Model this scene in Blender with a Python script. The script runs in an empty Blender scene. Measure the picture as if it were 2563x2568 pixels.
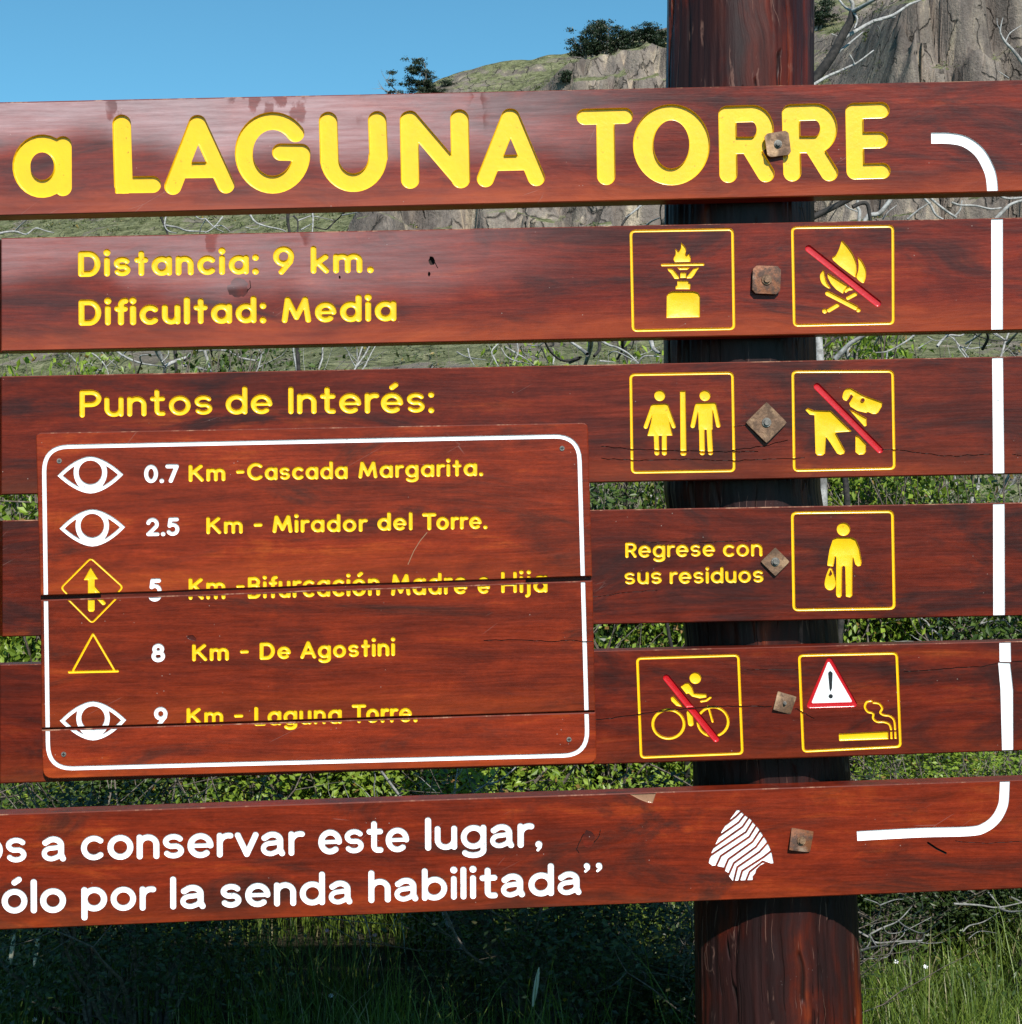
import bpy, math, random
import numpy as np
from mathutils import Matrix, Vector
from mathutils.geometry import delaunay_2d_cdt
random.seed(7); rng = np.random.default_rng(11)
R = math.radians
S = bpy.context.scene
COL = S.collection

# ------------------------------------------------------------------ camera
FPX = 3885.0                     # focal length in pixels of the 2563 px wide photograph
DIST = 3.0                       # metres from camera to sign front
EYE = 1.62
ROLL = R(1.2)
camd = bpy.data.cameras.new('camera'); cam = bpy.data.objects.new('camera', camd); COL.objects.link(cam)
camd.sensor_fit = 'HORIZONTAL'; camd.sensor_width = 36.0; camd.lens = FPX / 2563.0 * 36.0
camd.clip_start = 0.05; camd.clip_end = 6000
RIGHT = Vector((math.cos(ROLL), 0, -math.sin(ROLL))); UP = Vector((math.sin(ROLL), 0, math.cos(ROLL))); FWD = Vector((0, 1, 0))
m = Matrix((RIGHT, UP, -FWD)).transposed().to_4x4(); m.translation = Vector((0, -DIST, EYE))
cam.matrix_world = m
S.camera = cam

# ------------------------------------------------------------------ light
SUN_EL, SUN_AZ = R(40), R(16)    # azimuth: from behind the camera towards the right
w = bpy.data.worlds.new('World'); S.world = w; w.use_nodes = True
nt = w.node_tree; bg = nt.nodes['Background']
sky = nt.nodes.new('ShaderNodeTexSky'); sky.sky_type = 'NISHITA'; sky.sun_disc = False
sky.sun_elevation = SUN_EL; sky.sun_rotation = math.pi - SUN_AZ
sky.altitude = 1200; sky.air_density = 1.0; sky.dust_density = 0.1; sky.ozone_density = 0.0
tint = nt.nodes.new('ShaderNodeMix'); tint.data_type = 'RGBA'; tint.blend_type = 'MULTIPLY'; tint.inputs[0].default_value = 1
tint.inputs[7].default_value = (.48, .965, 1.03, 1)      # clear, polarised southern sky
nt.links.new(sky.outputs[0], tint.inputs[6]); nt.links.new(tint.outputs[2], bg.inputs[0]); bg.inputs[1].default_value = 0.108
sd = Vector((math.sin(SUN_AZ) * math.cos(SUN_EL), -math.cos(SUN_AZ) * math.cos(SUN_EL), math.sin(SUN_EL)))
sl = bpy.data.lights.new('sun', 'SUN'); so = bpy.data.objects.new('sun', sl); COL.objects.link(so)
sl.energy = 4.6; sl.angle = R(0.53); sl.color = (1.0, 0.955, 0.89)
so.rotation_euler = sd.to_track_quat('Z', 'Y').to_euler()
S.view_settings.view_transform = 'Standard'; S.view_settings.look = 'None'
S.view_settings.exposure = 0.35; S.view_settings.gamma = 1; S.view_settings.use_curve_mapping = False
S.render.engine = 'CYCLES'

# ------------------------------------------------------------------ helpers
def P(x, y, Y=0.0):
    """a point measured in the photograph (pixels) brought to the plane at world depth Y"""
    k = Y + DIST
    v = FWD * k + RIGHT * ((x - 1281.5) / FPX * k) + UP * ((1284 - y) / FPX * k)
    return Vector((v.x, v.y - DIST, v.z + EYE))
def Pn(xy, Y=0.0):
    xy = np.asarray(xy, float); Y = np.broadcast_to(np.asarray(Y, float), xy.shape[:1])
    k = Y + DIST; a = (xy[:, 0] - 1281.5) / FPX * k; b = (1284 - xy[:, 1]) / FPX * k
    return np.stack([a * RIGHT.x + b * UP.x, k - DIST, a * RIGHT.z + b * UP.z + EYE], 1)

def tag(o, label=None, cat=None, group=None, kind=None):
    if label: o['label'] = label
    if cat: o['category'] = cat
    if group: o['group'] = group
    if kind: o['kind'] = kind
    return o
def empty(name, loc=(0, 0, 0), **k):
    o = bpy.data.objects.new(name, None); COL.objects.link(o); o.location = loc; o.empty_display_size = .1
    return tag(o, **k)
def mesh_np(name, V, F, mats, parent=None, mi=None, smooth=False, origin=None):
    me = bpy.data.meshes.new(name)
    V = np.asarray(V, np.float64)
    if origin is not None: V = V - np.asarray(origin)[None]
    if isinstance(F, np.ndarray):
        n, k = F.shape
        me.vertices.add(len(V)); me.vertices.foreach_set('co', V.astype(np.float32).ravel())
        me.loops.add(n * k); me.loops.foreach_set('vertex_index', F.astype(np.int32).ravel())
        me.polygons.add(n); me.polygons.foreach_set('loop_start', np.arange(0, n * k, k, dtype=np.int32))
        me.update(calc_edges=True)
    else:
        me.from_pydata([tuple(v) for v in V], [], F)
    for mt in (mats if isinstance(mats, (list, tuple)) else [mats]): me.materials.append(mt)
    if mi is not None: me.polygons.foreach_set('material_index', np.asarray(mi, np.int32))
    me.polygons.foreach_set('use_smooth', np.full(len(me.polygons), smooth))
    me.update()
    o = bpy.data.objects.new(name, me); COL.objects.link(o)
    if parent is not None: o.parent = parent
    return o

# ------------------------------------------------------------------ materials
class NB:
    def __init__(s, name):
        s.m = bpy.data.materials.new(name); s.m.use_nodes = True; s.t = s.m.node_tree
        s.b = s.t.nodes['Principled BSDF']
    def n(s, typ, **kw):
        nd = s.t.nodes.new('ShaderNode' + typ)
        for k, v in kw.items():
            if k.startswith('i_'):
                key = k[2:]; key = int(key) if key.isdigit() else key.replace('_', ' ')
                if isinstance(v, bpy.types.NodeSocket): s.t.links.new(v, nd.inputs[key])
                else: nd.inputs[key].default_value = v
            else: setattr(nd, k, v)
        return nd
    def noise(s, vec, scale, detail=4, rough=.55, dist=0.):
        return s.n('TexNoise', i_Vector=vec, i_Scale=scale, i_Detail=detail, i_Roughness=rough, i_Distortion=dist).outputs[0]
    def ramp(s, fac, stops):
        nd = s.n('ValToRGB', i_0=fac); cr = nd.color_ramp
        while len(cr.elements) < len(stops): cr.elements.new(0.5)
        for e, (p, c) in zip(cr.elements, stops):
            e.position = p; e.color = (c if isinstance(c, tuple) else (c, c, c)) + (1,)
        return nd.outputs[0]
    def mix(s, fac, a, b, mode='MIX'):
        nd = s.n('Mix', data_type='RGBA', blend_type=mode)
        for i, v in ((0, fac), (6, a), (7, b)):
            if isinstance(v, bpy.types.NodeSocket): s.t.links.new(v, nd.inputs[i])
            else: nd.inputs[i].default_value = (v + (1,)) if isinstance(v, tuple) else v
        return nd.outputs[2]
    def math(s, op, a, b=0.):
        return s.n('Math', operation=op, i_0=a, i_1=b).outputs[0]
    def mapr(s, v, a, b, c=0., d=1., smooth=True):
        return s.n('MapRange', interpolation_type='SMOOTHSTEP' if smooth else 'LINEAR', i_Value=v, i_1=a, i_2=b, i_3=c, i_4=d).outputs[0]
    def set(s, **kw):
        for k, v in kw.items():
            key = k.replace('_', ' ')
            if isinstance(v, bpy.types.NodeSocket): s.t.links.new(v, s.b.inputs[key])
            else: s.b.inputs[key].default_value = (v + (1,)) if isinstance(v, tuple) and len(v) == 3 else v
        return s
    def bump(s, h, strength, dist):
        s.t.links.new(s.n('Bump', i_Height=h, i_Strength=strength, i_Distance=dist).outputs[0], s.b.inputs['Normal'])
    def scaled(s, vec, sc):
        return s.n('VectorMath', operation='MULTIPLY', i_0=vec, i_1=sc).outputs[0]

def wood_vec(b):
    """object coordinates shifted per object so that no two planks share their grain"""
    tc = b.n('TexCoord').outputs['Object']; rnd = b.n('ObjectInfo').outputs['Random']
    off = b.n('CombineXYZ', i_X=b.math('MULTIPLY', rnd, 37.), i_Y=b.math('MULTIPLY', rnd, 11.), i_Z=b.math('MULTIPLY', rnd, 53.)).outputs[0]
    return tc, b.n('VectorMath', operation='ADD', i_0=tc, i_1=off).outputs[0]

def make_wood(name, film=0., orange=0., dark=0., warm=None, sheenx=(-.2, .9), runs=()):  # film: strength of the varnish sheen painted into the colour
    b = NB(name); tc, v = wood_vec(b)
    wob = b.noise(b.scaled(v, (1.2, 1, 5)), 1.5, 2, .5)
    vv = b.n('VectorMath', operation='ADD', i_0=v, i_1=b.n('CombineXYZ', i_Z=b.math('MULTIPLY', wob, .05)).outputs[0]).outputs[0]
    grain = b.noise(b.scaled(vv, (9, 20, 230)), 1.0, 6, .7)          # fine streaks
    streak = b.math('ADD', b.math('MULTIPLY', b.noise(b.scaled(vv, (2.6, 10, 30)), 1.0, 6, .66), .55), b.math('MULTIPLY', b.noise(b.scaled(v, (5.5, 6, 15)), 1.0, 7, .68, .8), .45))         # broad streaks
    mott = b.noise(b.scaled(v, (2.6, 4, 8)), 1.0, 7, .66, 1.6)         # blotches of stain
    cross = b.noise(b.scaled(vv, (34, 4, 9)), 1.0, 5, .7)             # upright brush ripple
    c = b.ramp(streak, [(.28, (.050, .0075, .0048)), (.43, (.105, .0112, .0052)), (.56, (.175, .0170, .0058)), (.70, (.29, .044, .009))])
    blot = b.mapr(mott, .44 - dark, .68 - dark, 0, .88)
    c = b.mix(blot, c, (.034, .0105, .0090))
    g = b.mapr(grain, .3, .72, .74, 1.26, False)
    c = b.mix(1., c, b.n('CombineColor', i_0=g, i_1=g, i_2=g).outputs[0], 'MULTIPLY')
    x2 = b.mapr(cross, .35, .75, .93, 1.07, False)
    c = b.mix(1., c, b.n('CombineColor', i_0=x2, i_1=x2, i_2=x2).outputs[0], 'MULTIPLY')
    spk2 = b.mapr(b.noise(b.scaled(v, (90, 20, 260)), 1., 3, .7), .3, .72, .84, 1.15, False); c = b.mix(1., c, b.n('CombineColor', i_0=spk2, i_1=spk2, i_2=spk2).outputs[0], 'MULTIPLY')
    gen = b.n('TexCoord').outputs['Generated']; sg = b.n('SeparateXYZ', i_0=gen)
    if orange:
        edge = b.mapr(b.math('ADD', sg.outputs['Z'], b.math('MULTIPLY', b.math('SUBTRACT', mott, .5), .35)), .04, .34, orange, 0)
        c = b.mix(edge, c, b.mix(b.mapr(streak, .3, .7), (.17, .020, .006), (.34, .058, .014)))
    tone = b.mapr(b.math('FRACT', b.math('MULTIPLY', b.n('ObjectInfo').outputs['Random'], 7.3)), 0, 1, .84, 1.16, False); c = b.mix(1., c, b.n('CombineColor', i_0=tone, i_1=tone, i_2=tone).outputs[0], 'MULTIPLY')
    if warm: c = b.mix(1., c, warm, 'MULTIPLY')
    # dust specks and small dings
    sp = b.n('TexVoronoi', i_Vector=b.scaled(v, (1, 1, 1)), i_Scale=62.).outputs['Distance']
    spn = b.noise(v, 9, 2)
    spk = b.math('MULTIPLY', b.mapr(sp, .045, .075, 1, 0), b.mapr(spn, .55, .62))
    c = b.mix(b.math('MULTIPLY', spk, .55), c, (.42, .33, .28))
    # thin scratches
    rv = b.n('VectorRotate', rotation_type='Y_AXIS', i_Vector=v, i_Angle=.5).outputs[0]
    scr = b.n('TexVoronoi', feature='DISTANCE_TO_EDGE', i_Vector=b.scaled(rv, (3, 3, 14)), i_Scale=1.).outputs['Distance']
    scm = b.math('MULTIPLY', b.mapr(scr, .0, .006, 1, 0), b.mapr(b.noise(v, 6, 2), .62, .68))
    c = b.mix(b.math('MULTIPLY', scm, .35), c, (.30, .20, .17))
    rough = b.mapr(grain, .3, .7, .28, .46, False)
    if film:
        # varnish sheen painted pale into the base colour, broken by drip marks on top
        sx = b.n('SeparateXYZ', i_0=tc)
        fx = b.mapr(b.math('ADD', sx.outputs['X'], b.math('MULTIPLY', b.noise(tc, 1.1, 3), .6)), sheenx[0], sheenx[1], 1, 0)
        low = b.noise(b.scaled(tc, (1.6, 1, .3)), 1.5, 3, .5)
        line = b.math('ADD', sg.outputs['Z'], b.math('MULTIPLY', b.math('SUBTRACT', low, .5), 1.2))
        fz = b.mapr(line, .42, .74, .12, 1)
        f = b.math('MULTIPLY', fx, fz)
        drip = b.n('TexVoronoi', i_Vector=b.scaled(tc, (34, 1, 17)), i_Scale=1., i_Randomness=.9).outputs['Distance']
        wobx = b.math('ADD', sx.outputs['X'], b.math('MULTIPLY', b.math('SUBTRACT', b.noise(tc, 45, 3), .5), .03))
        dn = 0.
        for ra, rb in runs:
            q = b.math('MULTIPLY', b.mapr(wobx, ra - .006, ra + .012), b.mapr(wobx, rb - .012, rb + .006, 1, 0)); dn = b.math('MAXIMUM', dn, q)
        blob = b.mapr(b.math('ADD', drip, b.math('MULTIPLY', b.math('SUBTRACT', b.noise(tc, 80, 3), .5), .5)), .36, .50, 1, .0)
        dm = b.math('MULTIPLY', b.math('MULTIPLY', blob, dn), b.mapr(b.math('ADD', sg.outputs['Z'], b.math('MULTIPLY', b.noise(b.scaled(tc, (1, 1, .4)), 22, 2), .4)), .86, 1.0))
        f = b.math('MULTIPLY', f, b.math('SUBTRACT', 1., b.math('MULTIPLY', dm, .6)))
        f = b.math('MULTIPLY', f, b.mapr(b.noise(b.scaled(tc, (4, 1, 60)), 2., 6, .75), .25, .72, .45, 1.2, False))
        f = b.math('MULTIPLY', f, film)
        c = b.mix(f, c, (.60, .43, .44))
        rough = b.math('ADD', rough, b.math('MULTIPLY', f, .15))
    b.set(Base_Color=c, Roughness=rough, Specular_IOR_Level=.18, Coat_Weight=.07, Coat_Roughness=.12)
    h = b.math('ADD', b.math('MULTIPLY', grain, .35), b.math('ADD', b.math('MULTIPLY', mott, 1.0), b.math('MULTIPLY', scm, -.5)))
    b.bump(h, .22, .004)
    return b.m

def make_paint(name, col, rough=.34, dirt=(.4, .3, .05)):
    b = NB(name); tc = b.n('TexCoord').outputs['Object']
    n = b.noise(tc, 30, 4); n2 = b.noise(tc, 95, 2)
    c = b.mix(b.mapr(n, .35, .75, 0, .18), col, dirt)
    ch = b.mapr(b.noise(tc, 75, 4, .7), .675, .70)
    c = b.mix(b.math('MULTIPLY', ch, .7), c, tuple(x * .55 for x in dirt))
    b.set(Base_Color=c, Roughness=rough, Coat_Weight=.2, Coat_Roughness=.12)
    b.bump(b.math('ADD', n2, b.math('MULTIPLY', n, .8)), .26, .0016)
    return b.m
YEL = make_paint('yellow_paint', (.92, .53, .004), dirt=(.62, .30, .02))
WHI = make_paint('white_paint', (.86, .86, .86), .4, (.6, .6, .58))
RED = make_paint('red_paint', (.50, .005, .010), .3, (.25, .02, .02))
BLK = make_paint('black_paint', (.012, .012, .013), .35, (.05, .05, .05))
CRK = NB('crack_wood').set(Base_Color=(.022, .011, .008), Roughness=.9).m
RAW = make_paint('bare_chipped_wood', (.30, .155, .085), .85, (.12, .06, .03))
KNOT2 = make_wood('dark_knot_wood', dark=.16)
KNOT = make_wood('knot_wood', film=.26, dark=.20, sheenx=(5, 6))
W1 = make_wood('varnished_wood_top', film=.60, orange=.85, sheenx=(-.75, .12), runs=[(-1.34, -1.27), (-1.10, -.945), (-.915, -.84), (-.64, -.60)])
W2 = make_wood('varnished_wood_second', film=.31, orange=.80, sheenx=(-.85, .05), runs=[(-1.20, -1.125), (-.98, -.95)])
W3 = make_wood('varnished_wood', film=.0, orange=.3, dark=.02, warm=(.92, 1.05, 1.1))
W4 = make_wood('varnished_wood_lower', orange=.25, dark=.01, warm=(.98, 1.05, 1.))
W5 = make_wood('varnished_wood_fourth', orange=.0, dark=.06, warm=(.80, .92, .95))
W6 = make_wood('varnished_wood_bottom', orange=.3, dark=-.02, warm=(1.20, 1.30, 1.05))
WP = make_wood('varnished_wood_panel', orange=.35, dark=-.06, warm=(1.32, 1.5, 1.2))

def make_edge():
    b = NB('worn_plank_edge'); tc, v = wood_vec(b); n = b.noise(b.scaled(v, (14, 1, 1)), 1., 5, .75)
    b.set(Base_Color=b.mix(b.mapr(n, .50, .66), (.13, .020, .009), (.34, .17, .10)), Roughness=.6); return b.m
EDGEW = make_edge()
def make_rust(name, c1=(.24, .085, .035), c2=(.09, .05, .035), c3=(.36, .24, .17)):
    b = NB(name); tc, v = wood_vec(b)
    n = b.noise(v, 60, 6, .7); n2 = b.noise(v, 22, 4, .6)
    c = b.mix(b.mapr(n, .4, .6), c1, c2); c = b.mix(b.mapr(n2, .55, .68), c, c3)
    b.set(Base_Color=c, Roughness=b.mapr(n, .3, .7, .45, .8), Metallic=.25); b.bump(n, .6, .003)
    return b.m
RUST = make_rust('rusty_iron'); RUSTG = make_rust('brown_rusty_iron', (.22, .12, .065), (.12, .068, .04), (.36, .22, .12))
STEEL = make_rust('screw_steel', (.22, .20, .17), (.12, .11, .10), (.3, .28, .25))

# ------------------------------------------------------------------ the carving machinery (shapes as distance fields)
def T(c):                                   # crop transform -> photograph pixels
    ox, oy, k = c
    return lambda pts: [(ox + x / k, oy + y / k) for x, y in pts]
def d_seg(X, Y, a, b):
    ax, ay = a; bx, by = b; dx, dy = bx - ax, by - ay; L = dx * dx + dy * dy
    if L < 1e-9: return np.hypot(X - ax, Y - ay)
    t = np.clip(((X - ax) * dx + (Y - ay) * dy) / L, 0, 1)
    return np.hypot(X - ax - t * dx, Y - ay - t * dy)
class Sh:
    """signed distance shape: f(X,Y), bounding box"""
    def __init__(s, f, bb): s.f = f; s.bb = bb
def bbox(pts, r): xs = [p[0] for p in pts]; ys = [p[1] for p in pts]; return (min(xs) - r, min(ys) - r, max(xs) + r, max(ys) + r)
def stroke(pts, w, closed=False):
    pts = list(pts) + ([pts[0]] if closed else [])
    if len(pts) == 1: pts = pts * 2
    def f(X, Y):
        d = np.full(X.shape, 1e9)
        for a, b in zip(pts[:-1], pts[1:]): d = np.minimum(d, d_seg(X, Y, a, b))
        return d - w / 2
    return Sh(f, bbox(pts, w / 2))
def poly(pts, r=0.):
    pts = list(pts); n = len(pts)
    def f(X, Y):
        d = np.full(X.shape, 1e9); ins = np.zeros(X.shape, bool)
        for i in range(n):
            a, b = pts[i], pts[(i + 1) % n]
            d = np.minimum(d, d_seg(X, Y, a, b))
            if a[1] != b[1]:
                c = ((a[1] > Y) != (b[1] > Y)) & (X < (b[0] - a[0]) * (Y - a[1]) / (b[1] - a[1]) + a[0])
                ins ^= c
        return np.where(ins, -d, d) - r
    return Sh(f, bbox(pts, r))
def union(*s):
    s = [x for x in s]
    bb = (min(x.bb[0] for x in s), min(x.bb[1] for x in s), max(x.bb[2] for x in s), max(x.bb[3] for x in s))
    return Sh(lambda X, Y: np.minimum.reduce([x.f(X, Y) for x in s]), bb)
def minus(a, b, gap=0.): return Sh(lambda X, Y: np.maximum(a.f(X, Y), gap - b.f(X, Y)), a.bb)
def ell(cx, cy, rx, ry, a0=0, a1=360, n=28):   # y down, angles counter-clockwise as seen
    n = max(4, int(n * abs(a1 - a0) / 360) + 1)
    return [(cx + rx * math.cos(R(a0 + (a1 - a0) * i / n)), cy - ry * math.sin(R(a0 + (a1 - a0) * i / n))) for i in range(n + 1)]
def ribbon(pts, w):
    L, Q = [], []
    for i, p in enumerate(pts):
        a = pts[max(0, i - 1)]; b = pts[min(len(pts) - 1, i + 1)]
        dx, dy = b[0] - a[0], b[1] - a[1]; l = math.hypot(dx, dy)
        L.append((p[0] - dy / l * w / 2, p[1] + dx / l * w / 2)); Q.append((p[0] + dy / l * w / 2, p[1] - dx / l * w / 2))
    return poly(L + Q[::-1])
def smooth(pts, n=6):
    out = []; P_ = [pts[0]] + list(pts) + [pts[-1]]
    for i in range(1, len(P_) - 2):
        for k in range(n):
            t = k / n; p0, p1, p2, p3 = P_[i - 1], P_[i], P_[i + 1], P_[i + 2]
            out.append(tuple(.5 * (2 * p1[j] + (p2[j] - p0[j]) * t + (2 * p0[j] - 5 * p1[j] + 4 * p2[j] - p3[j]) * t * t + (3 * p1[j] - p0[j] - 3 * p2[j] + p3[j]) * t ** 3) for j in (0, 1)))
    return out + [pts[-1]]
def rrect(c, r, n=5):
    """rounded outline through four corners"""
    out = []; k = len(c)
    for i in range(k):
        p = np.array(c[i], float); a = np.array(c[i - 1], float); b = np.array(c[(i + 1) % k], float)
        u = (a - p) / np.linalg.norm(a - p); v = (b - p) / np.linalg.norm(b - p)
        q0, q1 = p + u * r, p + v * r
        for j in range(n + 1):
            t = j / n; q = (1 - t) ** 2 * q0 + 2 * t * (1 - t) * p + t * t * q1; out.append(tuple(q))
    return out

HH = 1.5
EDGES = {1: [(3, 0)], 2: [(0, 1)], 3: [(3, 1)], 4: [(1, 2)], 5: [(3, 0), (1, 2)], 6: [(0, 2)], 7: [(3, 2)], 8: [(2, 3)], 9: [(2, 0)],
         10: [(0, 1), (2, 3)], 11: [(2, 1)], 12: [(1, 3)], 13: [(1, 0)], 14: [(0, 3)]}
def contour(F, i0, j0, lev):
    """marching squares -> points (photo px), segments; F[j,i] sampled on the lattice (i0+i, j0+j)*HH"""
    G = F - lev; G = np.where(np.abs(G) < 1e-4, 1e-4, G); ins = G < 0
    ny, nx = G.shape
    code = ins[:-1, :-1] * 1 + ins[:-1, 1:] * 2 + ins[1:, 1:] * 4 + ins[1:, :-1] * 8
    segs = []
    def eid(j, i, e):
        if e == 0: return (j * nx + i) * 2
        if e == 2: return ((j + 1) * nx + i) * 2
        if e == 3: return (j * nx + i) * 2 + 1
        return (j * nx + i + 1) * 2 + 1
    for k, prs in EDGES.items():
        jj, ii = np.nonzero(code == k)
        if len(jj) == 0: continue
        for a, b in prs: segs.append(np.stack([eid(jj, ii, a), eid(jj, ii, b)], 1))
    if not segs: return np.zeros((0, 2)), np.zeros((0, 2), int)
    segs = np.concatenate(segs); ids, inv = np.unique(segs.ravel(), return_inverse=True)
    h = ids // 2; j = h // nx; i = h % nx; vert = ids % 2 == 1
    j2 = np.where(vert, j + 1, j); i2 = np.where(vert, i, i + 1)
    g0 = G[j, i]; g1 = G[j2, i2]; t = g0 / (g0 - g1)
    x = (i0 + i + (i2 - i) * t) * HH; y = (j0 + j + (j2 - j) * t) * HH
    return np.stack([x, y], 1), inv.reshape(-1, 2)
def sample(F, i0, j0, x, y):
    fx = np.clip(x / HH - i0, 0, F.shape[1] - 1.001); fy = np.clip(y / HH - j0, 0, F.shape[0] - 1.001)
    i = fx.astype(int); j = fy.astype(int); a = fx - i; b = fy - j
    return F[j, i] * (1 - a) * (1 - b) + F[j, i + 1] * a * (1 - b) + F[j + 1, i] * (1 - a) * b + F[j + 1, i + 1] * a * b
def in_poly(pts, x, y):
    ins = np.zeros(x.shape, bool); n = len(pts)
    for i in range(n):
        a, b = pts[i], pts[(i + 1) % n]
        if a[1] != b[1]:
            ins ^= ((a[1] > y) != (b[1] > y)) & (x < (b[0] - a[0]) * (y - a[1]) / (b[1] - a[1]) + a[0])
    return ins
def cdt(V, E):
    vo, eo, fo, _, _, _ = delaunay_2d_cdt([Vector(v) for v in V.tolist()], [tuple(e) for e in E.tolist()], [], 0, 1e-5, False)
    return np.array([(v.x, v.y) for v in vo]), [tuple(f) for f in fo]

class Item:
    def __init__(s, name, mat, sh, depth=5., flat=2.4, z=None, label=None):
        s.name, s.mat, s.sh, s.depth, s.flat, s.z, s.label = name, mat, sh, depth, flat, (z or sh), label

def carve(region, items, bev=2.2, face_mat=None, name='plank', parent=None, Y0=0.0, thick=.05, origin=(0, 0, 0), part_parent=None, wav=None):
    """a board with outline `region` (photo px, front plane at Y0) and routed, painted shapes in its face"""
    reg = np.array(region, float)
    cx, cy = reg.mean(0)
    # inset outline for the bevel
    n = len(reg); ins = []
    area = 0.5 * sum(reg[i][0] * reg[(i + 1) % n][1] - reg[(i + 1) % n][0] * reg[i][1] for i in range(n))
    sg = 1 if area > 0 else -1
    for i in range(n):
        p, a, b = reg[i], reg[i - 1], reg[(i + 1) % n]
        u = (p - a) / np.linalg.norm(p - a); v = (b - p) / np.linalg.norm(b - p)
        n1 = np.array([-u[1], u[0]]) * sg; n2 = np.array([-v[1], v[0]]) * sg
        nn = n1 + n2; nn /= np.linalg.norm(nn); c = max(.4, nn @ n1); ins.append(p + nn * bev / c)
    ins = np.array(ins)
    x0, y0 = reg.min(0); x1, y1 = reg.max(0)
    I0, J0 = int(math.floor(x0 / HH)) - 3, int(math.floor(y0 / HH)) - 3
    NX, NY = int(math.ceil(x1 / HH)) + 3 - I0, int(math.ceil(y1 / HH)) + 3 - J0
    F = np.full((NY, NX), 50.)
    objs = []
    for it in items:
        bx = it.sh.bb
        i0 = max(I0, int(math.floor(bx[0] / HH)) - 3); i1 = min(I0 + NX, int(math.ceil(bx[2] / HH)) + 4)
        j0 = max(J0, int(math.floor(bx[1] / HH)) - 3); j1 = min(J0 + NY, int(math.ceil(bx[3] / HH)) + 4)
        if i1 - i0 < 4 or j1 - j0 < 4: continue
        X, Y = np.meshgrid(np.arange(i0, i1) * HH, np.arange(j0, j1) * HH)
        f = it.sh.f(X, Y); fz = it.z.f(X, Y) if it.z is not it.sh else f
        sl_ = (slice(j0 - J0, j1 - J0), slice(i0 - I0, i1 - I0))
        F[sl_] = np.minimum(F[sl_], f)
        objs.append((it, f, fz, i0, j0))
    # --- front face with the openings
    V, E = contour(F, I0, J0, 0.)
    V = V.reshape(-1, 2); k = len(V)
    # extra outline points so that the face can wave a little
    ring = []
    for i in range(n):
        a, b = ins[i], ins[(i + 1) % n]; L = np.linalg.norm(b - a); mseg = max(1, int(L / 60)) if wav else 1
        for q in range(mseg): ring.append(a + (b - a) * q / mseg)
    ring = np.array(ring); nr = len(ring)
    Va = np.concatenate([V, ring]); Ea = np.concatenate([E.reshape(-1, 2), np.array([(k + i, k + (i + 1) % nr) for i in range(nr)])])
    vo, fo = cdt(Va, Ea)
    fa = np.array([f for f in fo if len(f) == 3])
    c = vo[fa].mean(1)
    keep = in_poly(ring, c[:, 0], c[:, 1]) & (sample(F, I0, J0, c[:, 0], c[:, 1]) > 0)
    fa = fa[keep]
    def wave(p): return wav(p) if wav else np.zeros(len(p))
    Vf = Pn(vo, Y0 + wave(vo))
    # orient towards -Y
    A, B, C = Vf[fa[:, 0]], Vf[fa[:, 1]], Vf[fa[:, 2]]
    flip = np.cross(B - A, C - A)[:, 1] > 0
    fa[flip] = fa[flip][:, ::-1]
    # --- bevel, sides, back
    k = len(vo)
    def rp(r): # outline ring points of region matching ring
        out = []
        for i in range(n):
            a, b = reg[i], reg[(i + 1) % n]; L = np.linalg.norm(ins[(i + 1) % n] - ins[i]); mseg = max(1, int(L / 60)) if wav else 1
            for q in range(mseg): out.append(a + (b - a) * q / mseg)
        return np.array(out)
    rg = rp(reg); bv = bev / FPX * DIST
    r0 = Pn(ring, Y0 + wave(ring)); r1 = Pn(rg, Y0); r1[:, 1] += bv + (wave(ring)); r2 = r1.copy(); r2[:, 1] = Y0 + thick
    Vall = np.concatenate([Vf, r0, r1, r2]); faces = [tuple(f) for f in fa.tolist()]; mi = [0] * len(faces)
    a0, a1, a2 = k, k + nr, k + 2 * nr
    for i in range(nr):
        j = (i + 1) % nr
        q = [(a0 + i, a0 + j, a1 + j, a1 + i), (a1 + i, a1 + j, a2 + j, a2 + i)]
        faces += [t if sg > 0 else t[::-1] for t in q]; up = (ring[j] - ring[i])[0] * sg > abs((ring[j] - ring[i])[1]); mi += [1 if up else 0, 0]
    back = tuple(range(a2, a2 + nr)); faces.append(back if sg > 0 else back[::-1]); mi.append(0)
    board = mesh_np(name, Vall, faces, [face_mat, EDGEW], parent, origin=origin, mi=mi)
    # --- carved shapes
    out = []
    for it, f, fz, i0, j0 in objs:
        full = it.flat; D = it.depth * DIST / FPX
        levs = [0., -.5, -full * .5, -full]
        if it.depth > 6: levs.append(-full * 1.6)
        Vs, Es, off = [], [], 0
        for lv in levs:
            v, e = contour(f, i0, j0, lv)
            if len(v) == 0: continue
            Vs.append(v); Es.append(e + off); off += len(v)
        if it.z is not it.sh:
            for lv in levs:
                v, e = contour(fz, i0, j0, lv)
                if len(v): Vs.append(v); Es.append(e + off); off += len(v)
        if not Vs: continue
        V = np.concatenate(Vs); E = np.concatenate(Es)
        inside = in_poly(ring, V[:, 0], V[:, 1])
        if not inside.any(): continue
        clip = not inside.all()
        if clip:
            V = np.concatenate([V, ring]); E = np.concatenate([E, np.array([(off + i, off + (i + 1) % nr) for i in range(nr)])])
        vo, fo = cdt(V, E); fa = np.array([t for t in fo if len(t) == 3])
        if len(fa) == 0: continue
        c = vo[fa].mean(1); keep = sample(f, i0, j0, c[:, 0], c[:, 1]) < 0
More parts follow.
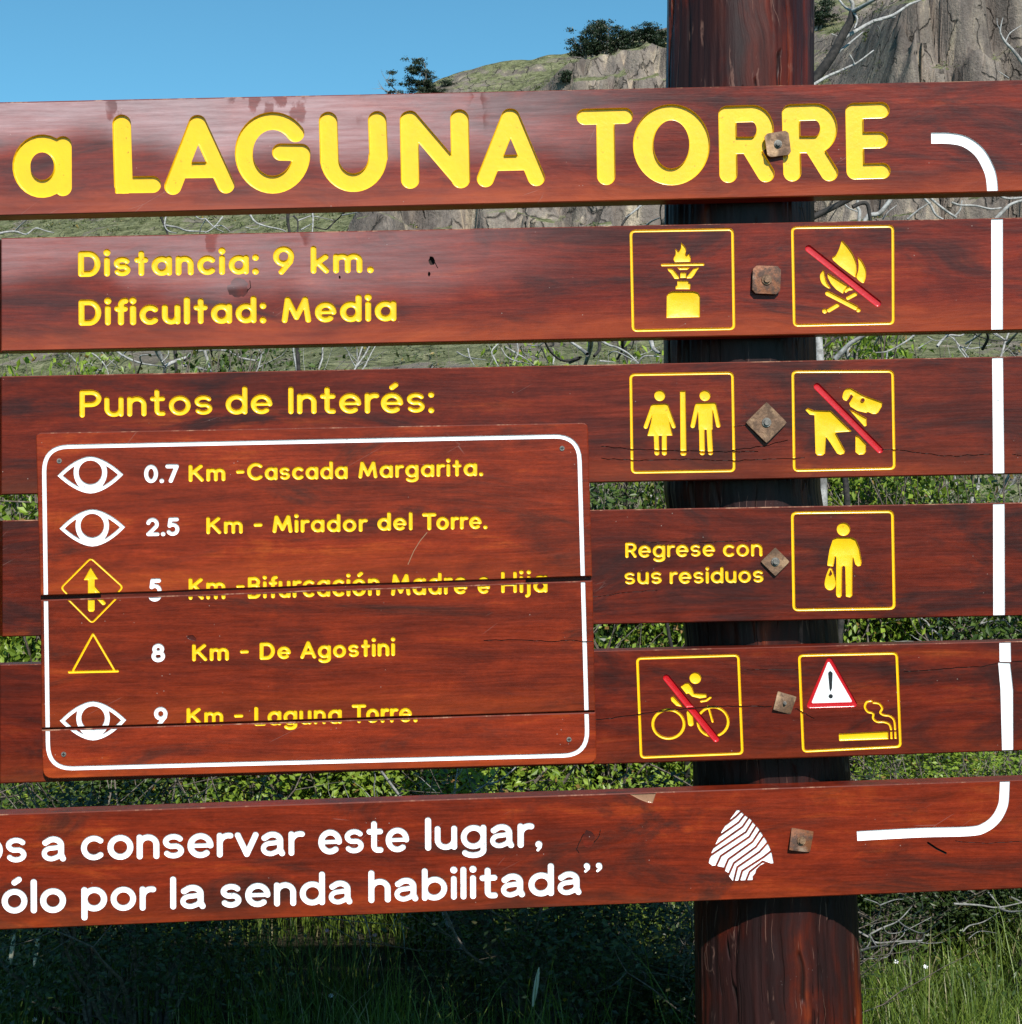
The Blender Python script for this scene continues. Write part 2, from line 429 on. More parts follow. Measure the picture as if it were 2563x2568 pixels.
        if clip:
            bb0 = (c[:, 0] > i0 * HH) & (c[:, 0] < (i0 + f.shape[1]) * HH) & (c[:, 1] > j0 * HH) & (c[:, 1] < (j0 + f.shape[0]) * HH)
            keep &= in_poly(ring, c[:, 0], c[:, 1]) & bb0
        fa = fa[keep]
        if len(fa) == 0: continue
        used, inv = np.unique(fa.ravel(), return_inverse=True); vo = vo[used]; fa = inv.reshape(-1, 3)
        dd = sample(fz, i0, j0, vo[:, 0], vo[:, 1]); t = np.clip(-dd / full, 0, 1)
        z = D * np.sqrt(1 - (1 - t) ** 2) ** .8
        Vf = Pn(vo, Y0 + wave(vo)); Vf[:, 1] += z
        A, B, C = Vf[fa[:, 0]], Vf[fa[:, 1]], Vf[fa[:, 2]]
        flip = np.cross(B - A, C - A)[:, 1] > 0; fa[flip] = fa[flip][:, ::-1]
        o = mesh_np(it.name, Vf, fa, it.mat, part_parent or board, origin=origin, smooth=True)
        if it.label: o['label'] = it.label
        out.append(o)
    return board, out

# ------------------------------------------------------------------ stroke lettering
def glyph(ch, X, H, A, D, w, dbl=False):
    """centre lines (y up, 0 = centre of the stroke on the base line); returns strokes, width, extra dots"""
    W = X * .96
    def E_(cx, cy, rx, ry, a0, a1, n=26):
        n = max(4, int(n * abs(a1 - a0) / 360) + 1)
        return [(cx + rx * math.cos(R(a0 + (a1 - a0) * i / n)), cy + ry * math.sin(R(a0 + (a1 - a0) * i / n))) for i in range(n + 1)]
    dots = []; st = []
    full = E_(W / 2, X / 2, W / 2, X / 2, 0, 360)
    acc = None
    if ch in 'éó': acc = ch; ch = {'é': 'e', 'ó': 'o'}[ch]
    if ch == 'o': st = [full]; wd = W
    elif ch == 'a' and not dbl: st = [full, [(W, 0), (W, X)]]; wd = W
    elif ch == 'a':
        W2 = W * .92
        st = [[(.04 * W2, X * .82)] + E_(W2 * .48, X * .68, W2 * .42, X * .32, 150, 0)[1:] + [(W2 * .90, X * .2), (W2 * 1.0, 0)],
              ([(W2 * .9, X * .60), (W2 * .5, X * .55)] + E_(W2 * .36, X * .265, W2 * .38, X * .275, 100, 290) + [(W2 * .74, X * .10), (W2 * .9, X * .26)], .84)]; wd = W2
    elif ch == 'b': st = [full, [(0, 0), (0, A)]]; wd = W
    elif ch == 'd': st = [full, [(W, 0), (W, A)]]; wd = W
    elif ch == 'p': st = [full, [(0, -D), (0, X)]]; wd = W
    elif ch == 'g': st = [full, [(W, X), (W, -D * .45)] + E_(W / 2, -D * .45, W / 2, D * .55, 0, -150)[1:]]; wd = W
    elif ch == 'c': st = [E_(W / 2, X / 2, W / 2, X / 2, 48, 312)]; wd = W * .9
    elif ch == 'e': st = [([(.02 * W, X * .5), (W * .98, X * .5)], .72), E_(W / 2, X / 2, W / 2, X / 2, 0, 308)]; wd = W
    elif ch == 'n': a = W * .84; st = [[(0, 0), (0, X)], E_(a / 2, X - a / 2, a / 2, a / 2, 180, 0) + [(a, 0)]]; wd = a
    elif ch == 'h': a = W * .84; st = [[(0, 0), (0, A)], E_(a / 2, X - a / 2, a / 2, a / 2, 180, 0) + [(a, 0)]]; wd = a
    elif ch == 'u': a = W * .84; st = [[(0, X), (0, a / 2)] + E_(a / 2, a / 2, a / 2, a / 2, 180, 360)[1:], [(a, 0), (a, X)]]; wd = a
    elif ch == 'm':
        a = W * .70; st = [[(0, 0), (0, X)], E_(a / 2, X - a / 2, a / 2, a / 2, 180, 0) + [(a, 0)], E_(a * 1.5, X - a / 2, a / 2, a / 2, 180, 0) + [(2 * a, 0)]]; wd = 2 * a
    elif ch == 'r': a = W * .9; st = [[(0, 0), (0, X)], E_(a * .48, X - a * .5, a * .48, a * .5, 180, 76)]; wd = a * .58
    elif ch in 'ij':
        if ch == 'i': st = [[(0, 0), (0, X)]]
        else: st = [[(0, X), (0, -D * .5)] + E_(-X * .22, -D * .5, X * .22, D * .5, 0, -80)[1:]]
        dots = [(0, A * 1.0, 1.18)]; wd = 0
    elif ch == 'l': st = [[(0, 0), (0, A)]]; wd = 0
    elif ch == 'k': st = [[(0, 0), (0, A)], [(W * .72, X), (0, X * .42)], [(W * .26, X * .60), (W * .76, 0)]]; wd = W * .76
    elif ch == 't':
        tp = A * .93
        if dbl: st = [[(W * .26, tp), (W * .26, X * .25)] + E_(W * .48, X * .22, W * .22, X * .22, 180, 275)[1:] + [(W * .62, 0)], [(0, X * .97), (W * .60, X * .97)]]; wd = W * .62
        else: st = [[(W * .28, tp), (W * .28, 0)], [(0, X * .95), (W * .56, X * .95)]]; wd = W * .56
    elif ch == 'f': st = [[(W * .24, 0), (W * .24, A * .78)] + E_(W * .52, A * .78, W * .28, A * .22, 180, 85)[1:], [(0, X * .95), (W * .5, X * .95)]]; wd = W * .5
    elif ch == 's':
        a = W * .78
        top = E_(a / 2, X * .74, a / 2, X * .26, 32, 250); bot = E_(a / 2, X * .26, a / 2, X * .26, 70, -148)
        st = [(top + bot, .90)]; wd = a
    elif ch == 'v': a = W * .9; st = [[(0, X), (a / 2, 0), (a, X)]]; wd = a
    elif ch == 'D': a = H * .42; st = [[(0, 0), (0, H), (a * .8, H)] + E_(a * .8, H / 2, H * .42, H / 2, 90, -90)[1:] + [(0, 0)]]; wd = a * .8 + H * .42
    elif ch == 'P' or ch == 'R':
        a = H * .34; st = [[(0, 0), (0, H), (a, H)] + E_(a, H * .73, H * .30, H * .27, 90, -90)[1:] + [(0, H * .46)]]; wd = a + H * .30
        if ch == 'R': st.append([(a, H * .46), (a + H * .30, 0)])
    elif ch == 'B':
        a = H * .34; st = [[(a, H * .52)] + E_(a, H * .76, H * .24, H * .24, -90, 90)[1:] + [(0, H), (0, 0), (a, 0)] + E_(a, H * .26, H * .29, H * .26, -90, 90)[1:] + [(0, H * .52)]]; wd = a + H * .29
    elif ch == 'M': a = H * 1.05; st = [[(0, 0), (a * .13, H), (a * .5, H * .14), (a * .87, H), (a, 0)]]; wd = a
    elif ch == 'K': st = [[(0, 0), (0, H)], [(H * .62, H), (0, H * .42)], [(H * .22, H * .60), (H * .68, 0)]]; wd = H * .68
    elif ch == 'C': st = [E_(H * .5, H / 2, H * .5, H / 2, 48, 312, 34)]; wd = H * .86
    elif ch == 'T': st = [[(0, H), (H * .78, H)], [(H * .39, H), (H * .39, 0)]]; wd = H * .78
    elif ch == 'H': st = [[(0, 0), (0, H)], [(H * .76, 0), (H * .76, H)], [(0, H * .5), (H * .76, H * .5)]]; wd = H * .76
    elif ch == 'A': st = [[(0, 0), (H * .42, H), (H * .84, 0)], [(H * .16, H * .30), (H * .68, H * .30)]]; wd = H * .84
    elif ch == 'L': st = [[(0, H), (0, 0), (H * .5, 0)]]; wd = H * .5
    elif ch == 'I': st = [[(0, 0), (0, H)]]; wd = 0
    elif ch == '0': st = [E_(H * .34, H / 2, H * .34, H / 2, 0, 360)]; wd = H * .68
    elif ch == '2': st = [E_(H * .31, H * .69, H * .31, H * .31, 165, -30) + [(0, 0), (H * .66, 0)]]; wd = H * .66
    elif ch == '5': st = [[(H * .58, H), (H * .12, H), (H * .06, H * .56)] + E_(H * .28, H * .32, H * .34, H * .32, 110, -145)]; wd = H * .6
    elif ch == '7': st = [[(0, H), (H * .64, H), (H * .22, 0)]]; wd = H * .64
    elif ch == '8': st = [E_(H * .32, H * .76, H * .26, H * .24, 0, 360), E_(H * .32, H * .27, H * .32, H * .27, 0, 360)]; wd = H * .64
    elif ch == '9': st = [E_(H * .31, H * .68, H * .31, H * .32, 0, 360), [(H * .62, H * .66), (H * .58, H * .45), (H * .22, 0)]]; wd = H * .62
    elif ch == '.': dots = [(0, 0, 1.12)]; wd = 0
    elif ch == ':': dots = [(0, 0, 1.12), (0, X, 1.12)]; wd = 0
    elif ch == '-': st = [[(0, X * .52), (X * .55, X * .52)]]; wd = X * .55
    elif ch == ',': dots = [(0, 0, 1.15)]; st = [([(w * .26, -w * .1), (w * .22, -w * .5), (-w * .15, -w * .95)], .5)]; wd = w * .1
    elif ch == '”':
        for o in (0, w * 1.6): dots.append((o, H, 1.15)); st.append(([(o + w * .26, H - w * .1), (o + w * .22, H - w * .5), (o - w * .2, H - w * 1.0)], .5))
        wd = w * 1.6
    if acc: st.append([(W * .50, A * .98 + w * .05), (W * .72, A * 1.0 + w * .45)])
    return st, wd, dots
KERN = {'r': -.25, 'T': -.45, 'L': -.1, 'K': -.1, 'k': -.15, 't': -.05, 'v': -.2, 'A': -.1, 'f': -.2, 'c': -.1, 'P': -.1, '7': -.3}
def word(tr, txt, x0, yb0, x1, yb1, cap, xh, w, mat, depth=4., dbl=False, asc=None, name='letter', flat=None, shx=0.):
    """one routed letter per character, fitted between measured ends and base line"""
    k = tr[2]; g = T(tr); (x0, yb0), (x1, yb1) = g([(x0, yb0), (x1, yb1)])
    cap, xh, w = cap / k, xh / k, w / k; asc = (asc / k) if asc else cap * 1.04
    H, X, A, D = cap - w, xh - w, asc - w, xh * .36
    pen = 0; gl = []; gap = w * .42
    for i, ch in enumerate(txt):
        st, wd, dots = glyph(ch, X, H, A, D, w, dbl)
        if ch == 'j': pen += X * .1
        gl.append((pen, st, dots)); last = pen + wd
        pen += wd + w + gap + KERN.get(ch, 0) * w
    tot = last + w; sc = (x1 - x0) / tot; slope = (yb1 - yb0) / (x1 - x0 + 1e-9)
    out = []
    for (px, st, dots), ch in zip(gl, txt):
        def tf(p):
            x = x0 + w / 2 + (px + p[0]) * ((x1 - x0 - w) / max(1e-6, last) if last > 1e-6 else 1)
            yb = yb0 + (x - x0) * slope
            return (x - .004 * p[1] , yb - w / 2 - p[1])
        jit = random.uniform(.96, 1.05)
        sh = [stroke([tf(p) for p in (s[0] if isinstance(s, tuple) else s)], w * jit * (s[1] if isinstance(s, tuple) else 1)) for s in st] + [stroke([tf((a, b))], w * s_) for a, b, s_ in dots]
        out.append(Item(name, mat, union(*sh) if len(sh) > 1 else sh[0], depth, flat or w * .36))
    return out

# ------------------------------------------------------------------ THE SIGN
ORG = (0.57, 0.12, 0.0)
sign = empty('trail_sign', ORG, label='varnished wooden trail sign of six routed planks with yellow and white lettering on round posts', cat='sign')
A_ = (0, 540, 1.7527); B_ = (0, 880, 1.7527); C_ = (60, 1080, 2.5368); D_ = (760, 1080, 2.5368); E5 = (60, 1400, 2.5368); F5 = (760, 1400, 2.5368)
G5 = (60, 1680, 2.5368); H5 = (760, 1680, 2.5368); TA = (0, 200, 2.2419); TB = (800, 200, 2.2419); TC = (1600, 180, 2.002)
T2 = (1540, 520, 1.8847); T3 = (1540, 880, 1.8847); T4 = (1480, 1240, 1.7802); T5 = (1480, 1560, 1.7802); T6 = (1660, 1940, 2.1351)
K6 = (0, 1960, 2.2419); L6 = (800, 1960, 2.2419); PX = (0, 0, 1)

def st(tr, pts, w, closed=False): return stroke(T(tr)(pts), w / tr[2], closed)
def pl(tr, pts, r=0., sm=0): q = T(tr)(pts); q = smooth(q + [q[0]], sm)[:-1] if sm else q; return poly(q, r / tr[2])
def circ(tr, x, y, r): return poly(T(tr)(ell(x, y, r, r, 0, 360, 24)[:-1]))
def frame(tr, cs, w=13, r=20): return Item('pictogram_frame', YEL, stroke(rrect(T(tr)(cs), r / tr[2]), w / tr[2], True), 3.8, 3.6)
def it(name, mat, sh, d=4.5, **k): return Item(name, mat, sh, d, **k)
def band_rect(tr, x0, x1, y0, y1, x0b, x1b): return Item('white_line', WHI, poly(T(tr)([(x0, y0), (x1, y0), (x1b, y1), (x0b, y1)])), 2.2, 2.)

def waver(seed, amp=.0014):
    r_ = random.Random(seed); c = [(r_.uniform(.0012, .004), r_.uniform(0, 6), r_.uniform(.3, 1)) for _ in range(4)]
    return lambda p: amp * sum(a * np.sin(p[:, 0] * f + ph) for f, ph, a in c)
def plank(reg, items, mat, seed, thick=.05):
    return carve(reg, items, 2.4, mat, 'plank', sign, 0.0, thick, ORG, wav=waver(seed))[0]
def cut(items, cracks):
    for i in items: i.z = i.z if i.z is not i.sh else i.sh; f = i.sh; z = i.z; i.sh = minus(f, union(*cracks)); i.z = z if z is not f else i.sh
    return items + [Item('crack', CRK, c, 9., 1.4) for c in cracks]
def crackline(tr, pts, w, seed=0, step=14):
    r_ = random.Random(seed); q = T(tr)(pts); out = []
    for a, b in zip(q[:-1], q[1:]):
        n = max(1, int(math.hypot(b[0] - a[0], b[1] - a[1]) / step))
        for i in range(n): out.append((a[0] + (b[0] - a[0]) * i / n, a[1] + (b[1] - a[1]) * i / n + r_.uniform(-1.6, 1.6)))
    return stroke(out + [q[-1]], w)

# --- plank 1
LW = dict(d=7.5)
def tl(*s):
    u = union(*s) if len(s) > 1 else s[0]; q = Sh(lambda X, Y: u.f(X, Y) - 1.7, (u.bb[0] - 2, u.bb[1] - 2, u.bb[2] + 2, u.bb[3] + 2)); return Item('letter', YEL, q, 8.0, 2.6)
i1 = [
    tl(st(TA, ell(237, 485, 117, 128), 93), st(TA, [(353, 366), (354, 604)], 92)),
    tl(st(TA, [(684, 248), (688, 400), (694, 588)], 98), st(TA, [(694, 590), (858, 588)], 88), pl(TA, [(650, 520), (720, 520), (720, 632), (655, 632)], 4)),
    tl(st(TA, [(1108, 246), (972, 598)], 90), st(TA, [(1112, 246), (1270, 590)], 90), st(TA, [(1035, 508), (1210, 506)], 84)),
    tl(st(TA, ell(1533, 410, 162, 179, 38, 360, 40), 94), st(TA, [(1578, 406), (1690, 408)], 90)),
    tl(st(TA, [(1845, 232), (1851, 430)] + ell(1987, 430, 137, 148, 180, 360, 36)[1:] + [(2129, 430), (2121, 228)], 98)),
    tl(st(TB, [(506, 226), (513, 560)], 97), st(TB, [(512, 222), (798, 557)], 92), st(TB, [(790, 218), (797, 557)], 98)),
    tl(st(TB, [(1072, 210), (936, 555)], 90), st(TB, [(1080, 210), (1222, 549)], 90), st(TB, [(1000, 468), (1165, 464)], 82)),
    tl(st(TB, [(1494, 208), (1720, 202)], 84), st(TB, [(1610, 215), (1615, 540)], 96)),
    tl(minus(pl(TC, ell(168, 366, 190, 201, 0, 360, 48)[:-1]), pl(TC, ell(168, 364, 93, 124, 0, 360, 40)[:-1]))),
    tl(st(TC, [(449, 215), (454, 512)], 84), st(TC, [(448, 213), (575, 209)] + ell(575, 289, 64, 80, 90, -90, 28)[1:] + [(450, 369)], 80), st(TC, [(560, 375), (642, 510)], 82)),
    tl(st(TC, [(768, 208), (775, 505)], 84), st(TC, [(768, 205), (890, 201)] + ell(892, 283, 66, 82, 90, -90, 28)[1:] + [(775, 365)], 80), st(TC, [(878, 372), (961, 505)], 82)),
    tl(st(TC, [(1087, 200), (1092, 496)], 84), st(TC, [(1087, 197), (1222, 192)], 76), st(TC, [(1100, 344), (1214, 342)], 78), st(TC, [(1094, 500), (1228, 497)], 74)),
    Item('white_line', WHI, ribbon(T(TC)(smooth([(1472, 333), (1560, 334), (1640, 350), (1712, 402), (1758, 480), (1776, 545), (1782, 640)], 6)), 27.5), 2.6, 2.2),
]
P1 = [(-640, 271), (2700, 196.5), (2700, 476), (-640, 556)]
hid = crackline(TC, [(1010, 268), (1135, 262)], 3, 1)
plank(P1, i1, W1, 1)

# --- plank 2
i2 = []
i2 += word(A_, 'Distancia:', 343, 271, 1137, 259, 115, 88, 27, YEL)
i2 += word(A_, '9', 1200, 262, 1294, 260, 127, 88, 27, YEL)
i2 += word(A_, 'km.', 1365, 257, 1642, 252, 115, 88, 27, YEL, asc=124)
i2 += word(A_, 'Dificultad:', 345, 486, 1170, 473, 117, 90, 27, YEL)
i2 += word(A_, 'Media', 1238, 474, 1743, 465, 117, 92, 27, YEL)
i2 += [frame(T2, [(80, 112), (560, 104), (567, 573), (90, 582)]), frame(T2, [(843, 96), (1318, 89), (1320, 548), (852, 558)])]
i2 += [it('flame', YEL, pl(T2, [(318, 168), (330, 180), (338, 192), (340, 205), (336, 218), (340, 226), (347, 228), (354, 218), (362, 238), (360, 256), (288, 258), (282, 246), (284, 236), (292, 222), (293, 208), (288, 196), (296, 200), (304, 210), (312, 203), (318, 190)], 1), 3.5),
       it('burner_plate', YEL, st(T2, [(228, 272), (421, 269)], 13), 3),
       it('burner_dish', YEL, pl(T2, [(300, 284), (358, 283), (346, 294), (310, 295)], 1), 3),
       it('burner_arm', YEL, pl(T2, [(254, 289), (276, 291), (305, 325), (306, 336), (287, 336), (272, 312), (258, 298)], 2), 3),
       it('burner_arm', YEL, pl(T2, [(400, 285), (377, 290), (347, 326), (345, 334), (365, 333), (378, 318), (388, 300)], 2), 3),
       it('burner_neck', YEL, pl(T2, [(315, 308), (340, 308), (341, 332), (313, 333)], 1), 3),
       it('burner_base', YEL, pl(T2, [(300, 347), (350, 347), (351, 358), (360, 360), (359, 386), (292, 386), (292, 371), (300, 369)], 1), 3),
       it('gas_canister', YEL, pl(T2, [(250, 521), (251, 418), (262, 403), (280, 398), (375, 398), (396, 404), (404, 418), (404, 517)], 2))]
bar2 = st(T2, [(920, 195), (1246, 453)], 34)
def under(bar, *ps):
    """a shape broken by a bar that shares its floor: no ridge of wood between them"""
    return [Item(n, YEL, minus(s, bar), 4., z=union(s, bar)) for n, s in ps]
i2 += under(bar2, ('flame', pl(T2, [(1077, 155), (1100, 180), (1125, 215), (1142, 255), (1147, 290), (1142, 318), (1134, 326), (1035, 248), (1050, 225), (1065, 195)], 1, 3)),
            ('flame', pl(T2, [(1150, 232), (1170, 250), (1188, 285), (1192, 315), (1186, 345), (1175, 358), (1146, 332), (1154, 300), (1156, 265)], 0, 3)),
            ('flame', pl(T2, [(992, 292), (975, 315), (975, 340), (985, 362), (1008, 380), (1024, 382), (1005, 350), (997, 320)], 0, 3)),
            ('flame', pl(T2, [(1008, 308), (1010, 330), (1025, 360), (1050, 388), (1082, 408), (1090, 390), (1104, 370)], 0)),
            ('flame', pl(T2, [(1094, 405), (1088, 395), (1098, 380), (1120, 370), (1148, 388), (1110, 394)], 0)))
i2 += [it('log', YEL, st(T2, [(1010, 406), (1142, 474)], 24), 3.5), it('log_end', YEL, circ(T2, 1155, 485, 11), 3),
       it('log', YEL, st(T2, [(1106, 428), (1140, 410)], 19), 3), it('log', YEL, st(T2, [(1016, 486), (1056, 462)], 20), 3), it('log_end', YEL, circ(T2, 997, 490), 3) if False else it('log_end', YEL, circ(T2, 996, 490, 12), 3),
       Item('prohibition_bar', RED, bar2, 4., 3.4)]
i2 += [band_rect(T2, 1783, 1838, 30, 600, 1783, 1838)]
def blob(tr, x, y, rx, ry, seed, n=14):
    r_ = random.Random(seed); return poly(T(tr)([(x + rx * math.cos(6.283 * i / n) * r_.uniform(.7, 1.15), y + ry * math.sin(6.283 * i / n) * r_.uniform(.7, 1.15)) for i in range(n)]))
kn2 = [blob(A_, 1897, 198, 15, 22, 5), blob(A_, 1886, 258, 6, 11, 6), blob(A_, 1493, 272, 5, 9, 7), crackline(A_, [(1098, 288), (1102, 318), (1085, 336)], 1.9, 4, 6), crackline(A_, [(1898, 180), (1925, 232)], 2., 5, 5)]
i2.append(Item('knot', KNOT, blob(A_, 1048, 322, 50, 44, 3, 20), .12, 3.))
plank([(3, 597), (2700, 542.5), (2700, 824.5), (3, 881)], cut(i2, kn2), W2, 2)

# --- plank 3
i3 = []
i3 += word(B_, 'Puntos', 350, 293, 935, 281, 122, 90, 23, YEL, dbl=True)
i3 += word(B_, 'de', 992, 280, 1198, 277, 122, 90, 23, YEL, asc=125, dbl=True)
i3 += word(B_, 'Interés:', 1267, 278, 1908, 272, 122, 92, 24, YEL, dbl=True)
i3 += [frame(T3, [(79, 112), (560, 104), (568, 566), (86, 574)]), frame(T3, [(845, 98), (1317, 96), (1325, 555), (852, 565)])]
i3 += [it('head', YEL, circ(T3, 216, 211, 26), 3.5),
       it('woman_figure', YEL, union(pl(T3, [(192, 254), (242, 253), (262, 340), (275, 398), (160, 400), (176, 340)], 2), st(T3, [(184, 262), (150, 358)], 20), st(T3, [(248, 260), (282, 356)], 20), st(T3, [(190, 260), (242, 258)], 20),
                                     st(T3, [(200, 400), (203, 482)], 24), st(T3, [(238, 400), (238, 482)], 24)), 3.8),
       it('dividing_bar', YEL, pl(T3, [(313, 188), (337, 188), (342, 486), (336, 494), (320, 494), (315, 486)], 1)),
       it('head', YEL, circ(T3, 430, 211, 26), 3.5),
       it('man_figure', YEL, union(pl(T3, [(400, 256), (464, 254), (464, 368), (403, 370)], 3), st(T3, [(392, 262), (372, 354)], 21), st(T3, [(474, 260), (493, 352)], 21), st(T3, [(395, 256), (472, 254)], 22),
                                   st(T3, [(415, 370), (417, 480)], 26), st(T3, [(450, 370), (456, 480)], 25)), 3.8)]
bar3 = st(T3, [(960, 168), (1256, 467)], 33)
i3 += under(bar3, ('dog_figure', pl(T3, [(905, 278), (916, 270), (942, 281), (1025, 284), (1122, 380), (1045, 385), (1091, 470), (1087, 484), (1070, 490), (1055, 484), (1022, 432), (1002, 404), (997, 482), (985, 493), (962, 493), (953, 482), (948, 303), (925, 300)], 1)),
            ('dog_head', minus(pl(T3, [(1100, 178), (1120, 176), (1150, 194), (1180, 211), (1255, 238), (1267, 243), (1265, 262), (1248, 290), (1238, 297), (1222, 297), (1200, 287), (1192, 292), (1150, 282), (1118, 262), (1112, 248), (1132, 214), (1120, 203), (1108, 225), (1098, 236), (1085, 230), (1080, 218), (1084, 198), (1092, 184)], 1), circ(T3, 1176, 232, 9))),
            ('dog_neck', pl(T3, [(1113, 278), (1135, 285), (1193, 318), (1194, 352), (1184, 356)], 1)),
            ('dog_leg', pl(T3, [(1142, 400), (1158, 405), (1190, 440), (1190, 475), (1180, 488), (1158, 490), (1142, 478)], 1)))
i3 += [Item('prohibition_bar', RED, bar3, 4., 3.4), band_rect(T3, 1787, 1838, 0, 600, 1792, 1845)]
ck3 = [crackline(T3, [(-60, 452), (90, 466), (240, 472), (470, 476), (680, 476)], 2.1, 7), crackline(T3, [(-60, 508), (90, 518), (340, 513), (560, 520), (760, 510), (900, 505)], 2., 8),
       crackline(T3, [(560, 470), (700, 452), (820, 422)], 2.1, 9), crackline(T3, [(570, 355), (625, 350)], 1.9, 19), crackline(T3, [(1270, 465), (1340, 468), (1440, 480), (1560, 498), (1780, 488)], 2., 10), crackline(T3, [(1880, 488), (1960, 500)], 1.9, 11)]
plank([(3, 944), (2700, 890.5), (2700, 1185), (3, 1240.6)], cut(i3, ck3), W3, 3)

# --- plank 4
i4 = []
i4 += word(T4, 'Regrese', 157, 283, 559, 277, 70, 57, 14.8, YEL, 3.2, dbl=True)
i4 += word(T4, 'con', 593, 279, 770, 276, 70, 58, 14.8, YEL, 3.2, dbl=True)
i4 += word(T4, 'sus', 153, 403, 321, 399, 70, 57, 14.8, YEL, 3.2, dbl=True)
i4 += word(T4, 'residuos', 355, 400, 775, 393, 70, 57, 14.8, YEL, 3.2, dbl=True, asc=74)
i4 += [frame(T4, [(903, 82), (1350, 76), (1358, 508), (910, 515)])]
i4 += [it('head', YEL, circ(T4, 1131, 155, 30), 3.8),
       it('hiker_figure', YEL, pl(T4, [(1085, 200), (1105, 192), (1165, 192), (1186, 202), (1200, 235), (1212, 300), (1208, 317), (1195, 320), (1184, 310), (1174, 270), (1171, 330), (1170, 450), (1160, 459), (1143, 455), (1140, 322), (1132, 316), (1125, 322), (1123, 450), (1116, 459), (1105, 458), (1099, 448), (1100, 282), (1094, 270), (1088, 308), (1084, 321), (1060, 317), (1061, 300), (1070, 245)], 1)),
       it('bag', YEL, minus(pl(T4, [(1068, 327), (1078, 327), (1088, 350), (1098, 385), (1096, 408), (1082, 425), (1064, 427), (1050, 415), (1047, 392), (1056, 355)], 0, 2), pl(T4, [(1074, 337), (1080, 354), (1074, 361), (1067, 357)], 1)), 3.2)]
i4 += [band_rect(T4, 1799, 1850, 0, 580, 1800, 1852)]
ck4 = [crackline(T4, [(235, 212), (400, 216), (520, 214), (720, 206)], 1.8, 12), crackline(T4, [(10, 458), (150, 440), (300, 428)], 1.7, 13)]
plank([(5, 1305), (2700, 1257.5), (2700, 1541), (5, 1597)], cut(i4, ck4), W5, 4)

# --- plank 5
i5 = [frame(T5, [(211, 162), (662, 148), (680, 586), (228, 604)], 12, 18), frame(T5, [(934, 149), (1369, 139), (1386, 555), (952, 577)], 12, 18)]
bar5 = st(T5, [(341, 249), (562, 521)], 31)
i5 += [it('head', YEL, circ(T5, 470, 250, 26), 3.8), it('handlebar', YEL, st(T5, [(496, 354), (520, 350), (538, 336)], 10), 3)]
i5 += under(bar5, ('rider_figure', pl(T5, [(405, 288), (426, 273), (440, 271), (455, 290), (464, 318), (518, 321), (520, 335), (490, 340), (455, 331), (440, 317), (430, 320)], 1)),
            ('wheel', union(stroke(T(T5)(ell(350, 455, 70, 64)), 13 / 1.78))), ('wheel', union(stroke(T(T5)(ell(549, 444, 68, 65)), 12 / 1.78), st(T5, [(527, 374), (547, 444)], 10))),
            ('saddle', pl(T5, [(361, 336), (372, 331), (398, 360), (410, 378), (386, 373), (364, 352)], 1)), ('rider_leg', st(T5, [(444, 405), (450, 452)], 26)))
i5 += [Item('prohibition_bar', RED, bar5, 4., 3.4)]
tro = pl(T5, [(1069, 172), (1178, 366), (982, 372)], 14); tri = pl(T5, [(1066, 184), (1164, 353), (996, 358)], 5)
exc = pl(T5, [(1064, 228), (1073, 219), (1083, 228), (1080, 296), (1074, 311), (1070, 298)], 1); exd = circ(T5, 1075, 332, 10)
i5 += [Item('warning_border', RED, minus(tro, tri), 3., 3., z=tro), Item('warning_triangle', WHI, minus(tri, union(exc, exd)), 3., 3., z=tro),
       Item('exclamation_mark', BLK, exc, 3., 3., z=tro), Item('exclamation_mark', BLK, exd, 3., 3., z=tro)]
i5 += [it('cigarette', YEL, pl(T5, [(1112, 500), (1330, 489), (1331, 521), (1114, 529)], 2)), it('cigarette_tip', YEL, pl(T5, [(1341, 489), (1349, 488), (1350, 521), (1342, 521)], 1), 3), it('cigarette_tip', YEL, pl(T5, [(1359, 488), (1367, 487), (1368, 520), (1360, 520)], 1), 3),
       it('smoke_curl', YEL, st(T5, smooth([(1257, 352), (1236, 356), (1227, 378), (1240, 400), (1264, 408), (1264, 430), (1282, 445), (1312, 446), (1336, 456), (1344, 478)]), 10), 3.2),
       it('smoke_curl', YEL, st(T5, smooth([(1266, 360), (1290, 364), (1304, 384), (1296, 404), (1312, 415), (1340, 420), (1358, 440), (1362, 478)]), 10), 3.2)]
i5 += [Item('white_line', WHI, poly(T(T5)([(1827, 80), (1877, 80), (1879, 178), (1828, 176)])), 2.2, 2.), Item('white_line', WHI, poly(T(T5)([(1822, 180), (1875, 182), (1888, 300), (1889, 600), (1840, 600), (1832, 300)])), 2.2, 2.)]
ck5 = [crackline(T5, [(20, 436), (120, 426), (215, 412), (330, 395), (480, 382), (590, 376), (690, 378), (810, 376)], 2.3, 14), crackline(T5, [(915, 385), (1000, 430)], 2., 15, 6),
       crackline(T5, [(1400, 222), (1520, 215), (1640, 205), (1745, 200), (1815, 186)], 2.2, 16), crackline(T5, [(1884, 178), (1990, 164)], 2.4, 17), crackline(T5, [(690, 214), (800, 212), (930, 214)], 1.7, 18)]
plank([(0, 1667), (2700, 1604.5), (2700, 1878), (0, 1965)], cut(i5, ck5), W4, 5)

